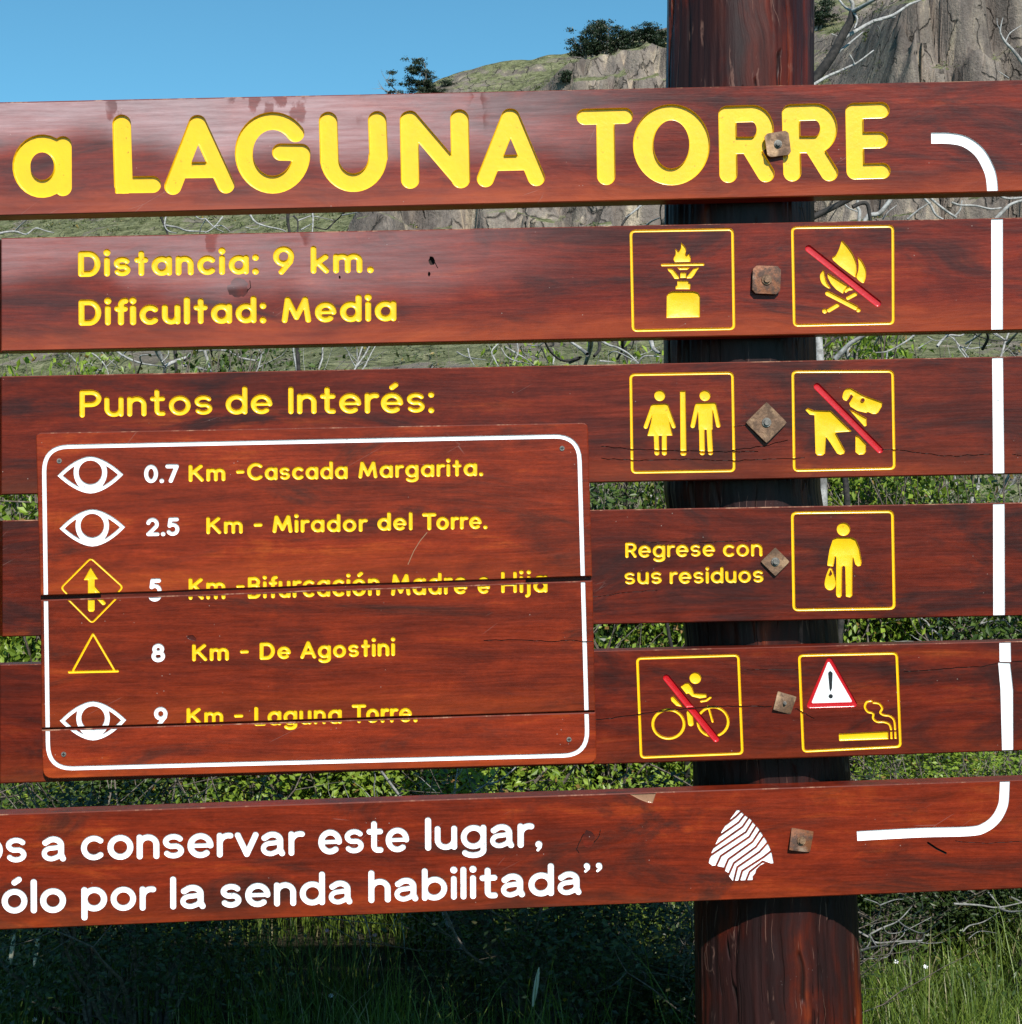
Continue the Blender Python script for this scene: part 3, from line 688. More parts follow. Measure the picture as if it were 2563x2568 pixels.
# --- plank 6
i6 = []
i6 += word(K6, 'os', -128, 459, 151, 455, 185, 144, 34, WHI, 2.4, dbl=True, flat=2.2)
i6 += word(K6, 'a', 234, 450, 371, 448, 185, 143, 34, WHI, 2.4, dbl=True, flat=2.2)
i6 += word(K6, 'conservar', 455, 444, 1714, 416, 185, 141, 34, WHI, 2.4, dbl=True, flat=2.2)
i6 += word(L6, 'este', -4, 411, 508, 395, 185, 141, 34, WHI, 2.4, dbl=True, flat=2.2)
i6 += word(L6, 'lugar,', 597, 388, 1257, 368, 180, 138, 34, WHI, 2.4, dbl=True, flat=2.2)
i6 += word(K6, 'sólo', -130, 744, 371, 737, 185, 140, 34, WHI, 2.4, dbl=True, flat=2.2)
i6 += word(K6, 'por', 458, 730, 877, 724, 185, 138, 34, WHI, 2.4, dbl=True, flat=2.2)
i6 += word(K6, 'la', 957, 719, 1156, 715, 180, 138, 34, WHI, 2.4, dbl=True, flat=2.2)
i6 += word(PX, 'senda', 553, 2277.5, 884, 2267.5, 82, 61.5, 15.4, WHI, 2.4, dbl=True, flat=2.2)
i6 += word(L6, 'habilitada', 278, 683, 1476, 636, 178, 136, 34, WHI, 2.4, dbl=True, flat=2.2)
i6 += word(L6, '”', 1492, 637, 1590, 634, 178, 136, 30, WHI, 2.4, dbl=True, flat=2.2)
def stripe(pts, w): return Item('emblem_stripe', WHI, ribbon(T(T6)(pts), (w + 5.5) / T6[2]), 2., 1.8)
sil = pl(T6, [(402, 198), (412, 196), (440, 222), (474, 246), (491, 268), (514, 292), (532, 321), (553, 352), (573, 391), (586, 427), (595, 478), (546, 479), (524, 490), (503, 512), (498, 532), (484, 548), (484, 567), (362, 572), (358, 530), (341, 520), (345, 503), (298, 493), (280, 490), (250, 493), (262, 438), (272, 414), (297, 362), (325, 306), (350, 266), (376, 234)], 2)
GL = [[(440, 180), (400, 160), (340, 190), (330, 240)], [(430, 196), (398, 228), (342, 272)], [(448, 213), (412, 260), (304, 336)], [(470, 228), (432, 284), (268, 400)], [(490, 246), (450, 312), (262, 436), (240, 470)], [(512, 266), (468, 338), (316, 440), (286, 505)],
      [(532, 294), (486, 364), (356, 458), (330, 520)], [(551, 324), (504, 392), (386, 478), (356, 545)], [(572, 362), (524, 417), (404, 500), (384, 580)], [(592, 408), (545, 446), (430, 520), (412, 580)], [(620, 500), (540, 470), (470, 525), (448, 580)], [(620, 620), (500, 620)]]
for g0, g1 in zip(GL[:-1], GL[1:]):
    cell_ = pl(T6, g0 + g1[::-1]); gaps = union(st(T6, g0, 10.5), st(T6, g1, 10.5)) 
    i6.append(Item('emblem_stripe', WHI, (lambda a, b, c: Sh(lambda X, Y: np.maximum(np.maximum(a.f(X, Y), b.f(X, Y)), -c.f(X, Y)), sil.bb))(sil, cell_, gaps), 2., 1.8))
i6 += [Item('knot', KNOT2, blob(L6, 1515, 325, 42, 50, 8, 16), .12, 3.)]
i6 += [Item('chipped_corner', RAW, pl(L6, [(1745, 70), (1897, 60), (1876, 122), (1846, 118), (1800, 100)]), 3.), Item('white_line', WHI, ribbon(T(T6)(smooth([(1045, 334), (1200, 325), (1400, 315), (1650, 308), (1730, 288), (1790, 240), (1826, 170), (1834, 100), (1837, 20)], 6)), 24.5), 2.4, 2.2)]
ck6 = [crackline(T6, [(1425, 368), (1470, 400), (1520, 426)], 5.5, 20), crackline(T6, [(1570, 362), (1700, 372), (1928, 366)], 1.8, 21), crackline(L6, [(1490, 290), (1470, 330), (1447, 382), (1462, 402)], 2., 22, 6), crackline(L6, [(1582, 268), (1574, 310), (1545, 345)], 2., 23, 6)]
plank([(-640, 2064), (2700, 1951), (2700, 2222), (-640, 2358)], cut(i6, ck6), W6, 6, .052)

# --- the added panel, three boards with two open joints
def eye(tr, xl, yl, xr, yr, yt, yb, cx, cy, ri=75, ro=107):
    n = 16; top = []; bot = []
    for i in range(n + 1):
        u = -1 + 2 * i / n; x = xl + (xr - xl) * (u + 1) / 2; ym = yl + (yr - yl) * (u + 1) / 2; q = 1 - abs(u) ** 1.75
        top.append((x, ym - (ym - yt) * q)); bot.append((x, ym + (yb - ym) * q))
    lens = pl(tr, top + bot[::-1][1:-1], 0); k = tr[2]
    inner = Sh(lambda X, Y: lens.f(X, Y) + 24 / k, lens.bb)
    side = minus(inner, poly(T(tr)(ell(cx, cy, ro, ro * 1.15, 0, 360, 32)[:-1])))
    return Item('eye_symbol', WHI, minus(lens, union(side, circ(tr, cx, cy, ri))), 2.4, 2.2)
pan = []
pan += [Item('border_line', WHI, stroke(rrect([(110, 1121), (1452, 1093), (1474, 1893), (121, 1928)], 62, 8), 10.5, True), 2.2, 2.)]
pan += [eye(C_, 213, 286, 633, 278, 163, 399, 423, 264), eye(C_, 226, 622, 645, 612, 499, 736, 435, 603), eye(G5, 228, 323, 652, 318, 199, 448, 440, 305)]
pan += [Item('scratch', RAW, st(D_, [(790, 646), (745, 700), (705, 765), (668, 850)], 5.5), 1., 1.2), Item('knot', KNOT2, poly(T(E5)([(1040, 492), (1075, 488), (1098, 512), (1090, 528), (1058, 520), (1035, 508)])), .8, 2.)]
pan += word(C_, '0.7', 765, 333, 986, 330, 118, 86, 26, WHI, 2.6)
pan += word(C_, 'Km', 1048, 326, 1282, 320, 112, 84, 25, YEL, 3.) + word(C_, '-', 1350, 305, 1404, 303, 112, 84, 24, YEL, 3.)
pan += word(PX, 'Cascada', 619.5, 1205, 872.5, 1201.5, 45.5, 34, 9.9, YEL, 3.) + word(D_, 'Margarita.', 352, 305, 1146, 288, 112, 86, 25, YEL, 3.)
pan += word(C_, '2.5', 778, 671, 988, 668, 118, 86, 26, WHI, 2.6)
pan += word(C_, 'Km', 1160, 659, 1393, 655, 112, 84, 25, YEL, 3.) + word(C_, '-', 1462, 643, 1518, 641, 112, 84, 24, YEL, 3.)
pan += word(PX, 'Mirador', 683.5, 1336.5, 922.5, 1333.5, 45.5, 34, 9.9, YEL, 3.) + word(D_, 'del', 473, 637, 698, 634, 112, 86, 25, YEL, 3., asc=120) + word(D_, 'Torre.', 758, 634, 1173, 625, 112, 86, 25, YEL, 3.)
row3 = word(E5, '5', 795, 247, 874, 246, 118, 86, 26, WHI, 2.6) + word(E5, 'Km', 1048, 236, 1282, 232, 112, 84, 24.5, YEL, 3.) + word(E5, '-', 1350, 222, 1406, 220, 112, 84, 22, YEL, 3.)
row3 += word(PX, 'Bifurcación', 621.5, 1490.7, 953.2, 1482.5, 45, 34, 9.7, YEL, 3.) + word(F5, 'Madre', 560, 210, 1046, 200, 112, 84, 24.5, YEL, 3.) + word(F5, 'e', 1110, 199, 1191, 198, 112, 84, 24.5, YEL, 3.) + word(F5, 'Hija', 1260, 194, 1556, 190, 112, 84, 24.5, YEL, 3.)
row3 += [Item('diamond_frame', YEL, stroke(rrect(T(E5)([(425, -2), (630, 183), (433, 384), (236, 188)]), 9), 4.8, True), 3., 2.4),
         Item('arrow_symbol', YEL, union(pl(E5, [(425, 57), (471, 132), (449, 133), (449, 300), (440, 311), (416, 311), (408, 300), (408, 138), (381, 138)], 1), st(E5, [(440, 185), (506, 256)], 28)), 3.4, 2.4)]
pan += word(E5, '8', 812, 661, 898, 659, 118, 86, 26, WHI, 2.6) + word(E5, 'Km', 1070, 656, 1304, 650, 112, 84, 24.5, YEL, 3.) + word(E5, '-', 1375, 638, 1431, 636, 112, 84, 22, YEL, 3.)
pan += word(E5, 'De', 1500, 646, 1699, 640, 112, 84, 25, YEL, 3.) + word(PX, 'Agostini', 753, 1652.5, 991, 1645, 45.5, 34, 9.8, YEL, 3.)
pan += [Item('tent_symbol', YEL, union(st(E5, [(440, 480), (312, 714)], 14), st(E5, [(440, 480), (576, 712)], 14), st(E5, [(289, 724), (596, 717)], 18)), 3.2, 2.4)]
row5 = word(G5, '9', 828, 355, 914, 354, 120, 86, 26, WHI, 2.6) + word(G5, 'Km', 1035, 351, 1269, 346, 112, 84, 24.5, YEL, 3.) + word(G5, '-', 1337, 336, 1396, 334, 112, 84, 22, YEL, 3.)
row5 += word(PX, 'Laguna', 638, 1817, 857.5, 1811.5, 45.5, 34, 9.7, YEL, 3.) + word(H5, 'Torre.', 310, 331, 728, 323, 114, 86, 24.5, YEL, 3.)
def shifted(i, dy):
    f, z = i.sh, i.z; bb = f.bb
    ns = Sh(lambda X, Y: f.f(X, Y - dy), (bb[0], bb[1] + dy, bb[2], bb[3] + dy))
    nz = ns if z is f else Sh(lambda X, Y: z.f(X, Y - dy), ns.bb)
    return Item(i.name, i.mat, ns, i.depth, i.flat, nz)
c1 = lambda x, o=0: 1494 - .0351 * (x - 105) + o
c2 = lambda x, o=0: 1827 - .0318 * (x - 103) + o
ckp = [crackline(F5, [(1150, 524), (1300, 521), (1430, 520), (1560, 527), (1700, 524), (1842, 530)], 2.2, 30)]
def edge(f, o, x0, x1, amp, seed, n=14):
    r_ = random.Random(seed); return [(x0 + (x1 - x0) * i / n, f(x0 + (x1 - x0) * i / n, o) + (r_.uniform(-amp, amp) if 0 < i < n else 0)) for i in range(n + 1)]
def corner(p, a, b, r=15, n=4): return rrect([a, p, b], r, n)[n + 1:2 * n + 2]
TLc, TRc, BRc, BLc = (89, 1085.5), (1474, 1060), (1496, 1915), (107, 1954)
regA = corner(TLc, (101, c1(101)), TRc) + corner(TRc, TLc, (1485, c1(1485))) + edge(c1, 0, 1485, 101, .8, 3)
regB = edge(c1, 10.5, 101.5, 1485.5, .8, 5) + edge(c2, 0, 1493, 103.5, .5, 6)
regC = edge(c2, 3.6, 103.5, 1493.5, .5, 7) + corner(BRc, (1493, c2(1493)), BLc, 22) + corner(BLc, BRc, (103, c2(103)), 26)
carve([(253, c1(253, -5)), (1318, c1(1318, -5)), (1318, c1(1318, 15)), (253, c1(253, 15))], [], .6, W4, 'joint_strip', sign, -.0125, .009, ORG)
def pboard(reg, items): return carve(reg, items, 2.6, WP, 'panel_board', sign, -.017, .0165, ORG)[0]
bA = pboard(regA, pan + row3)
bl = pan[0].sh
halves = [Item('border_line', WHI, Sh(lambda X, Y: np.maximum(bl.f(X, Y), X - 800), bl.bb), 2.2, 2.), Item('border_line', WHI, Sh(lambda X, Y: np.maximum(bl.f(X, Y), 800 - X), bl.bb), 2.2, 2.)]
bB = pboard(regB, cut([shifted(i, 11) for i in row3] + halves + pan[1:] + row5, ckp))
bC = pboard(regC, pan + [shifted(i, 3.4) for i in row5])

# --- ironwork: square washers with bolts, screws
def add_ring(V, F, c, ax, ay, az, r, h, n=10, top=True):
    s = len(V)
    for i in range(n): a = 2 * math.pi * i / n; V.append(c + ax * math.cos(a) * r + ay * math.sin(a) * r)
    for i in range(n): a = 2 * math.pi * i / n; V.append(c + ax * math.cos(a) * r * .9 + ay * math.sin(a) * r * .9 + az * h)
    for i in range(n): F.append((s + i, s + (i + 1) % n, s + n + (i + 1) % n, s + n + i))
    F.append(tuple(range(s + n, s + 2 * n)))
def bolt(x, y, side, ang, clip, mat, bend=.0, hexr=.011, seed=0):
    r_ = random.Random(seed); c = P(x, y, -.0008); h = side / FPX * DIST / 2; N = 8
    ax = RIGHT * math.cos(R(ang)) + UP * math.sin(R(ang)); ay = UP * math.cos(R(ang)) - RIGHT * math.sin(R(ang)); az = -FWD
    V, F = [], []
    bulge = r_.uniform(.0, .003)
    def pt(u, v, z):
        k = clip; uu, vv = u, v
        m_ = abs(u) + abs(v)
        if m_ > 2 - k: s_ = (2 - k) / m_; uu *= s_; vv *= s_
        e = .012 * math.sin(9 * u + seed) * h * 8 * .02
        zz = z + bend * (u * v) + bulge * (1 - (u * u + v * v) / 2) + .0012
        return c + ax * (uu * h + e) + ay * vv * h + az * zz
    t = .005
    for z in (0, t):
        for j in range(N + 1):
            for i in range(N + 1): V.append(pt(-1 + 2 * i / N, -1 + 2 * j / N, z))
    M = (N + 1) ** 2; q = lambda i, j, o: o + j * (N + 1) + i
    for j in range(N):
        for i in range(N):
            F.append((q(i, j, M), q(i + 1, j, M), q(i + 1, j + 1, M), q(i, j + 1, M))); F.append((q(i, j, 0), q(i, j + 1, 0), q(i + 1, j + 1, 0), q(i + 1, j, 0)))
    for i in range(N):
        F.append((q(i, 0, 0), q(i + 1, 0, 0), q(i + 1, 0, M), q(i, 0, M))); F.append((q(i + 1, N, 0), q(i, N, 0), q(i, N, M), q(i + 1, N, M)))
        F.append((q(0, i + 1, 0), q(0, i, 0), q(0, i, M), q(0, i + 1, M))); F.append((q(N, i, 0), q(N, i + 1, 0), q(N, i + 1, M), q(N, i, M)))
    wsh = mesh_np('washer', [tuple(v) for v in V], F, mat, sign, origin=ORG)
    V, F = [], []; c2_ = c + az * (t + bulge)
    add_ring(V, F, c2_, ax, ay, az, hexr, .0035, 12)
    add_ring(V, F, c2_ + az * .0033, ax, ay, az, hexr * .62, .004, 9)
    mesh_np('bolt_head', [tuple(v) for v in V], F, STEEL if mat is not RUST else RUSTG, wsh, origin=ORG)
bolt(1949.6, 363, 60, 8, .22, RUSTG, .0015, .0085, 1); bolt(1921, 703, 70, -2, .26, RUST, .001, .011, 2); bolt(1921, 1060, 73, 45, .04, RUSTG, .0015, .010, 3)
bolt(1943, 1408.5, 51, 45, .05, RUSTG, .001, .009, 4); bolt(1966, 1762, 47, -16, .03, RUSTG, .004, .004, 5); bolt(2007.6, 2106, 54, -8, .03, RUST, .0035, .009, 6)
def screw(x, y, par):
    c = P(x, y, -.0172); V, F = [], []; ax, ay, az = RIGHT, UP, -FWD; r = 6.6 / FPX * DIST
    add_ring(V, F, c, ax, ay, az, r, .0014, 14)
    o = mesh_np('screw', [tuple(v) for v in V], F, STEEL, par, origin=ORG)
    V, F = [], []; cc = c + az * .0015; a, b = r * .62, r * .16
    for k in (0, 1):
        u, v = (ax, ay) if k else (ay, ax); s = len(V); e = az * (.0001 * k)
        V += [cc + e + u * a + v * b, cc + e + u * a - v * b, cc + e - u * a - v * b, cc + e - u * a + v * b]; F.append((s, s + 1, s + 2, s + 3))
    for v in V: pass
    mesh_np('cross_slot', [tuple(v) for v in V], F, BLK, sign if False else par, origin=ORG)
screw(148.7, 1156, bA); screw(1409.6, 1124.5, bA); screw(159.7, 1891.7, bC); screw(1427, 1854.6, bC)

# --- post
def make_postwood():
    b = NB('dark_varnished_post'); tc = b.n('TexCoord').outputs['Object']
    wob = b.noise(tc, 3, 3); v = b.n('VectorMath', operation='ADD', i_0=tc, i_1=b.n('CombineXYZ', i_X=b.math('MULTIPLY', wob, .08)).outputs[0]).outputs[0]
    g = b.noise(b.scaled(v, (55, 55, 2.2)), 1., 6, .68); m1 = b.noise(b.scaled(v, (16, 16, 1.4)), 1., 4, .6); m2 = b.noise(b.scaled(v, (7, 7, 3)), 1., 5, .6)
    c = b.ramp(m1, [(.30, (.012, .0042, .0036)), (.48, (.034, .0066, .0042)), (.60, (.095, .013, .0052)), (.74, (.26, .042, .009))])
    c = b.mix(b.mapr(m2, .40, .56, 0, .85), c, (.020, .010, .010))
    gg = b.mapr(g, .3, .7, .6, 1.35, False); c = b.mix(1., c, b.n('CombineColor', i_0=gg, i_1=gg, i_2=gg).outputs[0], 'MULTIPLY')
    cr = b.n('TexVoronoi', feature='DISTANCE_TO_EDGE', i_Vector=b.scaled(v, (11, 11, .45)), i_Scale=1.6).outputs['Distance']
    crk = b.mapr(cr, 0., .02, 1, 0); on = b.mapr(b.noise(b.scaled(v, (3, 3, 2.5)), 2., 3), .48, .56); crk = b.math('MULTIPLY', crk, on)
    c = b.mix(b.math('MULTIPLY', crk, .8), c, (.012, .007, .006))
    pl_ = b.mapr(b.noise(b.scaled(v, (70, 70, 5)), 1., 3, .6), .70, .73); on2 = b.mapr(b.noise(v, 5, 2), .50, .60)
    c = b.mix(b.math('MULTIPLY', pl_, on2), c, (.34, .17, .075))
    l2 = b.n('TexVoronoi', feature='DISTANCE_TO_EDGE', i_Vector=b.scaled(b.n('VectorMath', operation='ADD', i_0=v, i_1=b.n('CombineXYZ', i_X=b.math('MULTIPLY', b.noise(b.scaled(tc, (3, 3, 9)), 2., 4), .016)).outputs[0]).outputs[0], (20, 20, .7)), i_Scale=1.6).outputs['Distance']
    l2m = b.math('MULTIPLY', b.mapr(l2, 0., .022, 1, 0), b.mapr(b.noise(b.scaled(v, (9, 9, 6)), 2., 4), .52, .62)); c = b.mix(b.math('MULTIPLY', l2m, .42), c, (.30, .16, .12))  # pale lines paint the glint along crack edges into the colour
    sp = b.math('MULTIPLY', b.mapr(b.n('TexVoronoi', i_Vector=tc, i_Scale=110.).outputs['Distance'], .05, .10, 1, 0), b.mapr(b.noise(tc, 5, 3), .60, .66))
    c = b.mix(b.math('MULTIPLY', sp, .5), c, (.4, .34, .32))
    b.set(Base_Color=c, Roughness=b.mapr(m2, .3, .7, .34, .5), Specular_IOR_Level=.16, Coat_Weight=.05, Coat_Roughness=.25)
    b.bump(b.math('ADD', b.math('MULTIPLY', g, .5), b.math('ADD', b.math('MULTIPLY', m1, 1.2), b.math('MULTIPLY', crk, -1.5))), .55, .008)
    return b.m
POSTM = make_postwood()
def build_post(name, prof, z_top=None, seed=1, parent=None, ymin=.0505, org=ORG):
    """prof: (photo y, left x, right x) pairs; the log stands just behind the planks"""
    r_ = random.Random(seed); n = 240; V, F = [], []; rows = 170
    splits = [(r_.uniform(-1.3, 1.3), r_.uniform(.2, 2.8), r_.uniform(.25, .9), r_.uniform(.004, .010), r_.uniform(0, 6)) for _ in range(13)]; knots = [(r_.uniform(-1.2, 1.2), r_.uniform(.3, 2.6), r_.uniform(.04, .09), r_.uniform(-.006, .007)) for _ in range(7)]
    ys = [p[0] for p in prof]
    offs = [(r_.uniform(2, 9), r_.uniform(0, 6), r_.uniform(.0008, .0022)) for _ in range(5)]
    for k in range(rows):
        y = ys[0] + (ys[-1] - ys[0]) * k / (rows - 1)
        xl = np.interp(y, ys, [p[1] for p in prof]); xr = np.interp(y, ys, [p[2] for p in prof])
        rad = (xr - xl) / 2 / FPX * (DIST + ymin + .14); yc = ymin + rad * .985
        c = P((xl + xr) / 2, y, yc)
        for i in range(n):
            a = 2 * math.pi * i / n
            rr = rad * (1 + sum(A_ * 6 * math.sin(int(f) * a + ph + .5 * math.sin(c.z * 2 + ph)) for f, ph, A_ in offs))
            aa = (a + math.pi) % (2 * math.pi) - math.pi
            for sa, sz, sl_, sdp, sph in splits:
                dz = abs(c.z - sz) / sl_
                if dz < 1:
                    da = aa - sa - .05 * math.sin(c.z * 7 + sph) - .012 * math.sin(c.z * 31 + sph)
                    if abs(da) < .028: rr -= sdp * (1 - dz) ** .5 * (1 - abs(da) / .028)
            for ka, kz, kr, kd in knots:
                q = ((aa - ka) * rad / kr) ** 2 + ((c.z - kz) / (kr * 1.8)) ** 2
                if q < 4: rr += kd * math.exp(-q * 1.5)
            rr += .0011 * math.sin(i * 1.9 + 3 * math.sin(c.z * 2.3)) * math.sin(c.z * 5 + i * .3)
            px, py = c.x + math.sin(a) * rr, c.y - math.cos(a) * rr
            V.append((px, max(py, ymin + .0003), c.z))
    for k in range(rows - 1):
        for i in range(n):
            j = (i + 1) % n; F.append((k * n + i, (k + 1) * n + i, (k + 1) * n + j, k * n + j))
    F.append(tuple(range(n))[::-1]); F.append(tuple(range((rows - 1) * n, rows * n)))
    return mesh_np(name, V, F, POSTM, parent, smooth=True, origin=org)
build_post('post', [(-420, 1668, 2040), (0, 1674, 2036), (530, 1666, 2035), (860, 1664, 2040), (1230, 1664, 2053), (1400, 1690, 2078), (1580, 1716, 2095), (1930, 1738, 2125), (2290, 1742, 2145), (2568, 1746, 2157), (3450, 1760, 2180)], parent=sign)
for yt0, yt1, yb0, yb1 in ((616, 597.4, 898, 881), (962, 944.3, 1256, 1241), (1322, 1305.4, 1612, 1597.4), (1686, 1667.4, 1990, 1965.6)):   # the planks of the sign's left half, mostly out of frame
    plank([(-650, yt0), (-5, yt1), (-5, yb1), (-650, yb0)], [], W4, int(yt0))
build_post('post', [(-420, -590, -230), (0, -586, -226), (1230, -580, -220), (3450, -560, -180)], seed=9, parent=sign)

# ------------------------------------------------------------------ LAND
def vnoise(x, y, seed=0):
    """smooth value noise"""
    xi = np.floor(x).astype(np.int64); yi = np.floor(y).astype(np.int64); fx = x - xi; fy = y - yi
    def h(a, b):
        n = (a * 374761393 + b * 668265263 + seed * 1442695) & 0x7fffffff
        n = ((n ^ (n >> 13)) * 1274126177) & 0x7fffffff
        return ((n ^ (n >> 16)) & 0xffff) / 65535.
    u = fx * fx * (3 - 2 * fx); v = fy * fy * (3 - 2 * fy)
    return (h(xi, yi) * (1 - u) + h(xi + 1, yi) * u) * (1 - v) + (h(xi, yi + 1) * (1 - u) + h(xi + 1, yi + 1) * u) * v
def fbm(x, y, o=4, seed=0):
    r = 0; a = .5
    for k in range(o): r = r + a * vnoise(x, y, seed + k * 17); x = x * 2.03 + 5.1; y = y * 2.03 + 1.7; a *= .5
    return r
def ss(x, a, b): t = np.clip((x - a) / (b - a), 0, 1); return t * t * (3 - 2 * t)
def pillars(X, cell, seed):
    """scalloped front of a cliff: rounded columns with deep creases"""
    u = X / cell + 1.3 * vnoise(X / cell * .55, X * 0 + seed, seed); f = u - np.floor(u); k = np.floor(u)
    amp = .5 + .8 * vnoise(k * 7.7, k * 0 + 3, seed + 4)
    return amp * np.sqrt(np.clip(1 - (2 * f - 1) ** 2, 0, 1))
def land(X, Y):
    n = np.clip((Y - 9) / 111, 0, 1)
    crest = 34.8 - 1.5 * ss(-X, 2.5, 9) + .19 * np.clip(X + 5, -45, 60) + 1.2 * (fbm(X / 9, X * 0 + 2, 3, 5) - .5) - .03 * np.clip(-X - 5, 0, 60)
    crest = np.where(X > 12, crest + .11 * np.clip(X - 12, 0, 40), crest)
    prof = np.interp(n, [0, .14, .28, .40, .495, .57, .64, .75, .86, .93, 1.], [0, .055, .13, .215, .29, .35, .43, .57, .73, .85, 1.])
    z = crest * prof + 1.6 * ss(Y, 6, 16)
    beyond = np.clip(Y - 120, 0, None)
    z = z + np.where(beyond > 0, -beyond * .12 + .00 * beyond, 0); z = np.where(beyond > 0, np.maximum(z, 6), z)
    rough = ss(Y, 12, 40)
    z = z + rough * (2.2 * (fbm(X / 14, Y / 14, 4, 1) - .47) + .7 * (fbm(X / 2.6, Y / 2.6, 4, 9) - .47))
    z = z + .12 * (fbm(X / 1.3, Y / 1.3, 3, 31) - .47)
    # cliff bands: a rise squeezed into a short distance, the ground behind it flattened
    def band(z, Yc, h, wdt, mask, back, cell, seed):
        wob = 4.5 * (fbm(X / 13, X * 0 + seed, 3, seed) - .5)
        p = pillars(X + .35 * (z - 20), cell, seed) * cell * .8 + pillars(X * 1.0 + 3, cell * .42, seed + 1) * cell * .12
        yc = Yc + wob - p
        kb = np.floor(X / (cell * .8) + 2 * vnoise(X / 3., X * 0, seed + 9)); jb = vnoise(kb * 3.3, kb * 0 + seed, seed + 5)
        lo = .30 + .45 * jb; led = .5 + 1.3 * vnoise(kb * 5.1, kb * 0 + 2, seed + 6); yc = yc - .5 * jb
        y2 = yc + wdt * .5 + led
        rise = lo * ss(Y, yc, yc + wdt * .5) + (1 - lo) * ss(Y, y2, y2 + wdt * .5) - .94 * ss(Y, yc + wdt, yc + wdt + back) - .06 * ss(Y, yc + wdt, yc + wdt + back * 3)
        return z + h * mask * rise
    z = z + 0
    z = band(z, 64, 3.6, 1.1, ss(X + 4 * vnoise(X / 5, X * 0, 3), -6, -1), 17, 3.0, 3)
    z = band(z, 60, 2.4, 1.0, ss(-X, 3.5, 5.5) * ss(X, -12, -9) * .9, 14, 1.9, 8)
    z = band(z, 106, 3.8, 1.3, ss(X, 1.0, 5.0) * (1 - ss(X, 14, 19)), 11, 2.4, 12)
    z = band(z, 92, 7.2, 1.6, ss(X, 21.5, 25.), 24, 3.2, 21)
    z = band(z, 87, 1.8, .9, ss(X, 19, 23), 6, 4.2, 27)
    z = z + np.clip(-Y - 4, 0, 200) * .002
    return z
def land_z(x, y): return float(land(np.array([float(x)]), np.array([float(y)]))[0])
def axis(segs):
    out = []
    for a, b, st_ in segs: out += list(np.arange(a, b, st_))
    return np.array(out)
xs = axis([(-1500, -300, 120), (-300, -80, 20), (-80, -46, 2), (-46, -20, .34), (-20, 48, .26), (48, 90, 2), (90, 300, 20), (300, 1501, 120)])
ys = axis([(-1500, -100, 140), (-100, -12, 8), (-12, 0, .8), (0, 12, .3), (12, 54, .45), (54, 66, .14), (66, 80, .3), (80, 96, .15), (96, 108, .16), (108, 126, .3), (126, 200, 6), (200, 1501, 110)])
XX, YY = np.meshgrid(xs, ys); ZZ = land(XX, YY)
nx_, ny_ = len(xs), len(ys); idx = np.arange(nx_ * ny_).reshape(ny_, nx_)
quads = np.stack([idx[:-1, :-1], idx[:-1, 1:], idx[1:, 1:], idx[1:, :-1]], -1).reshape(-1, 4)
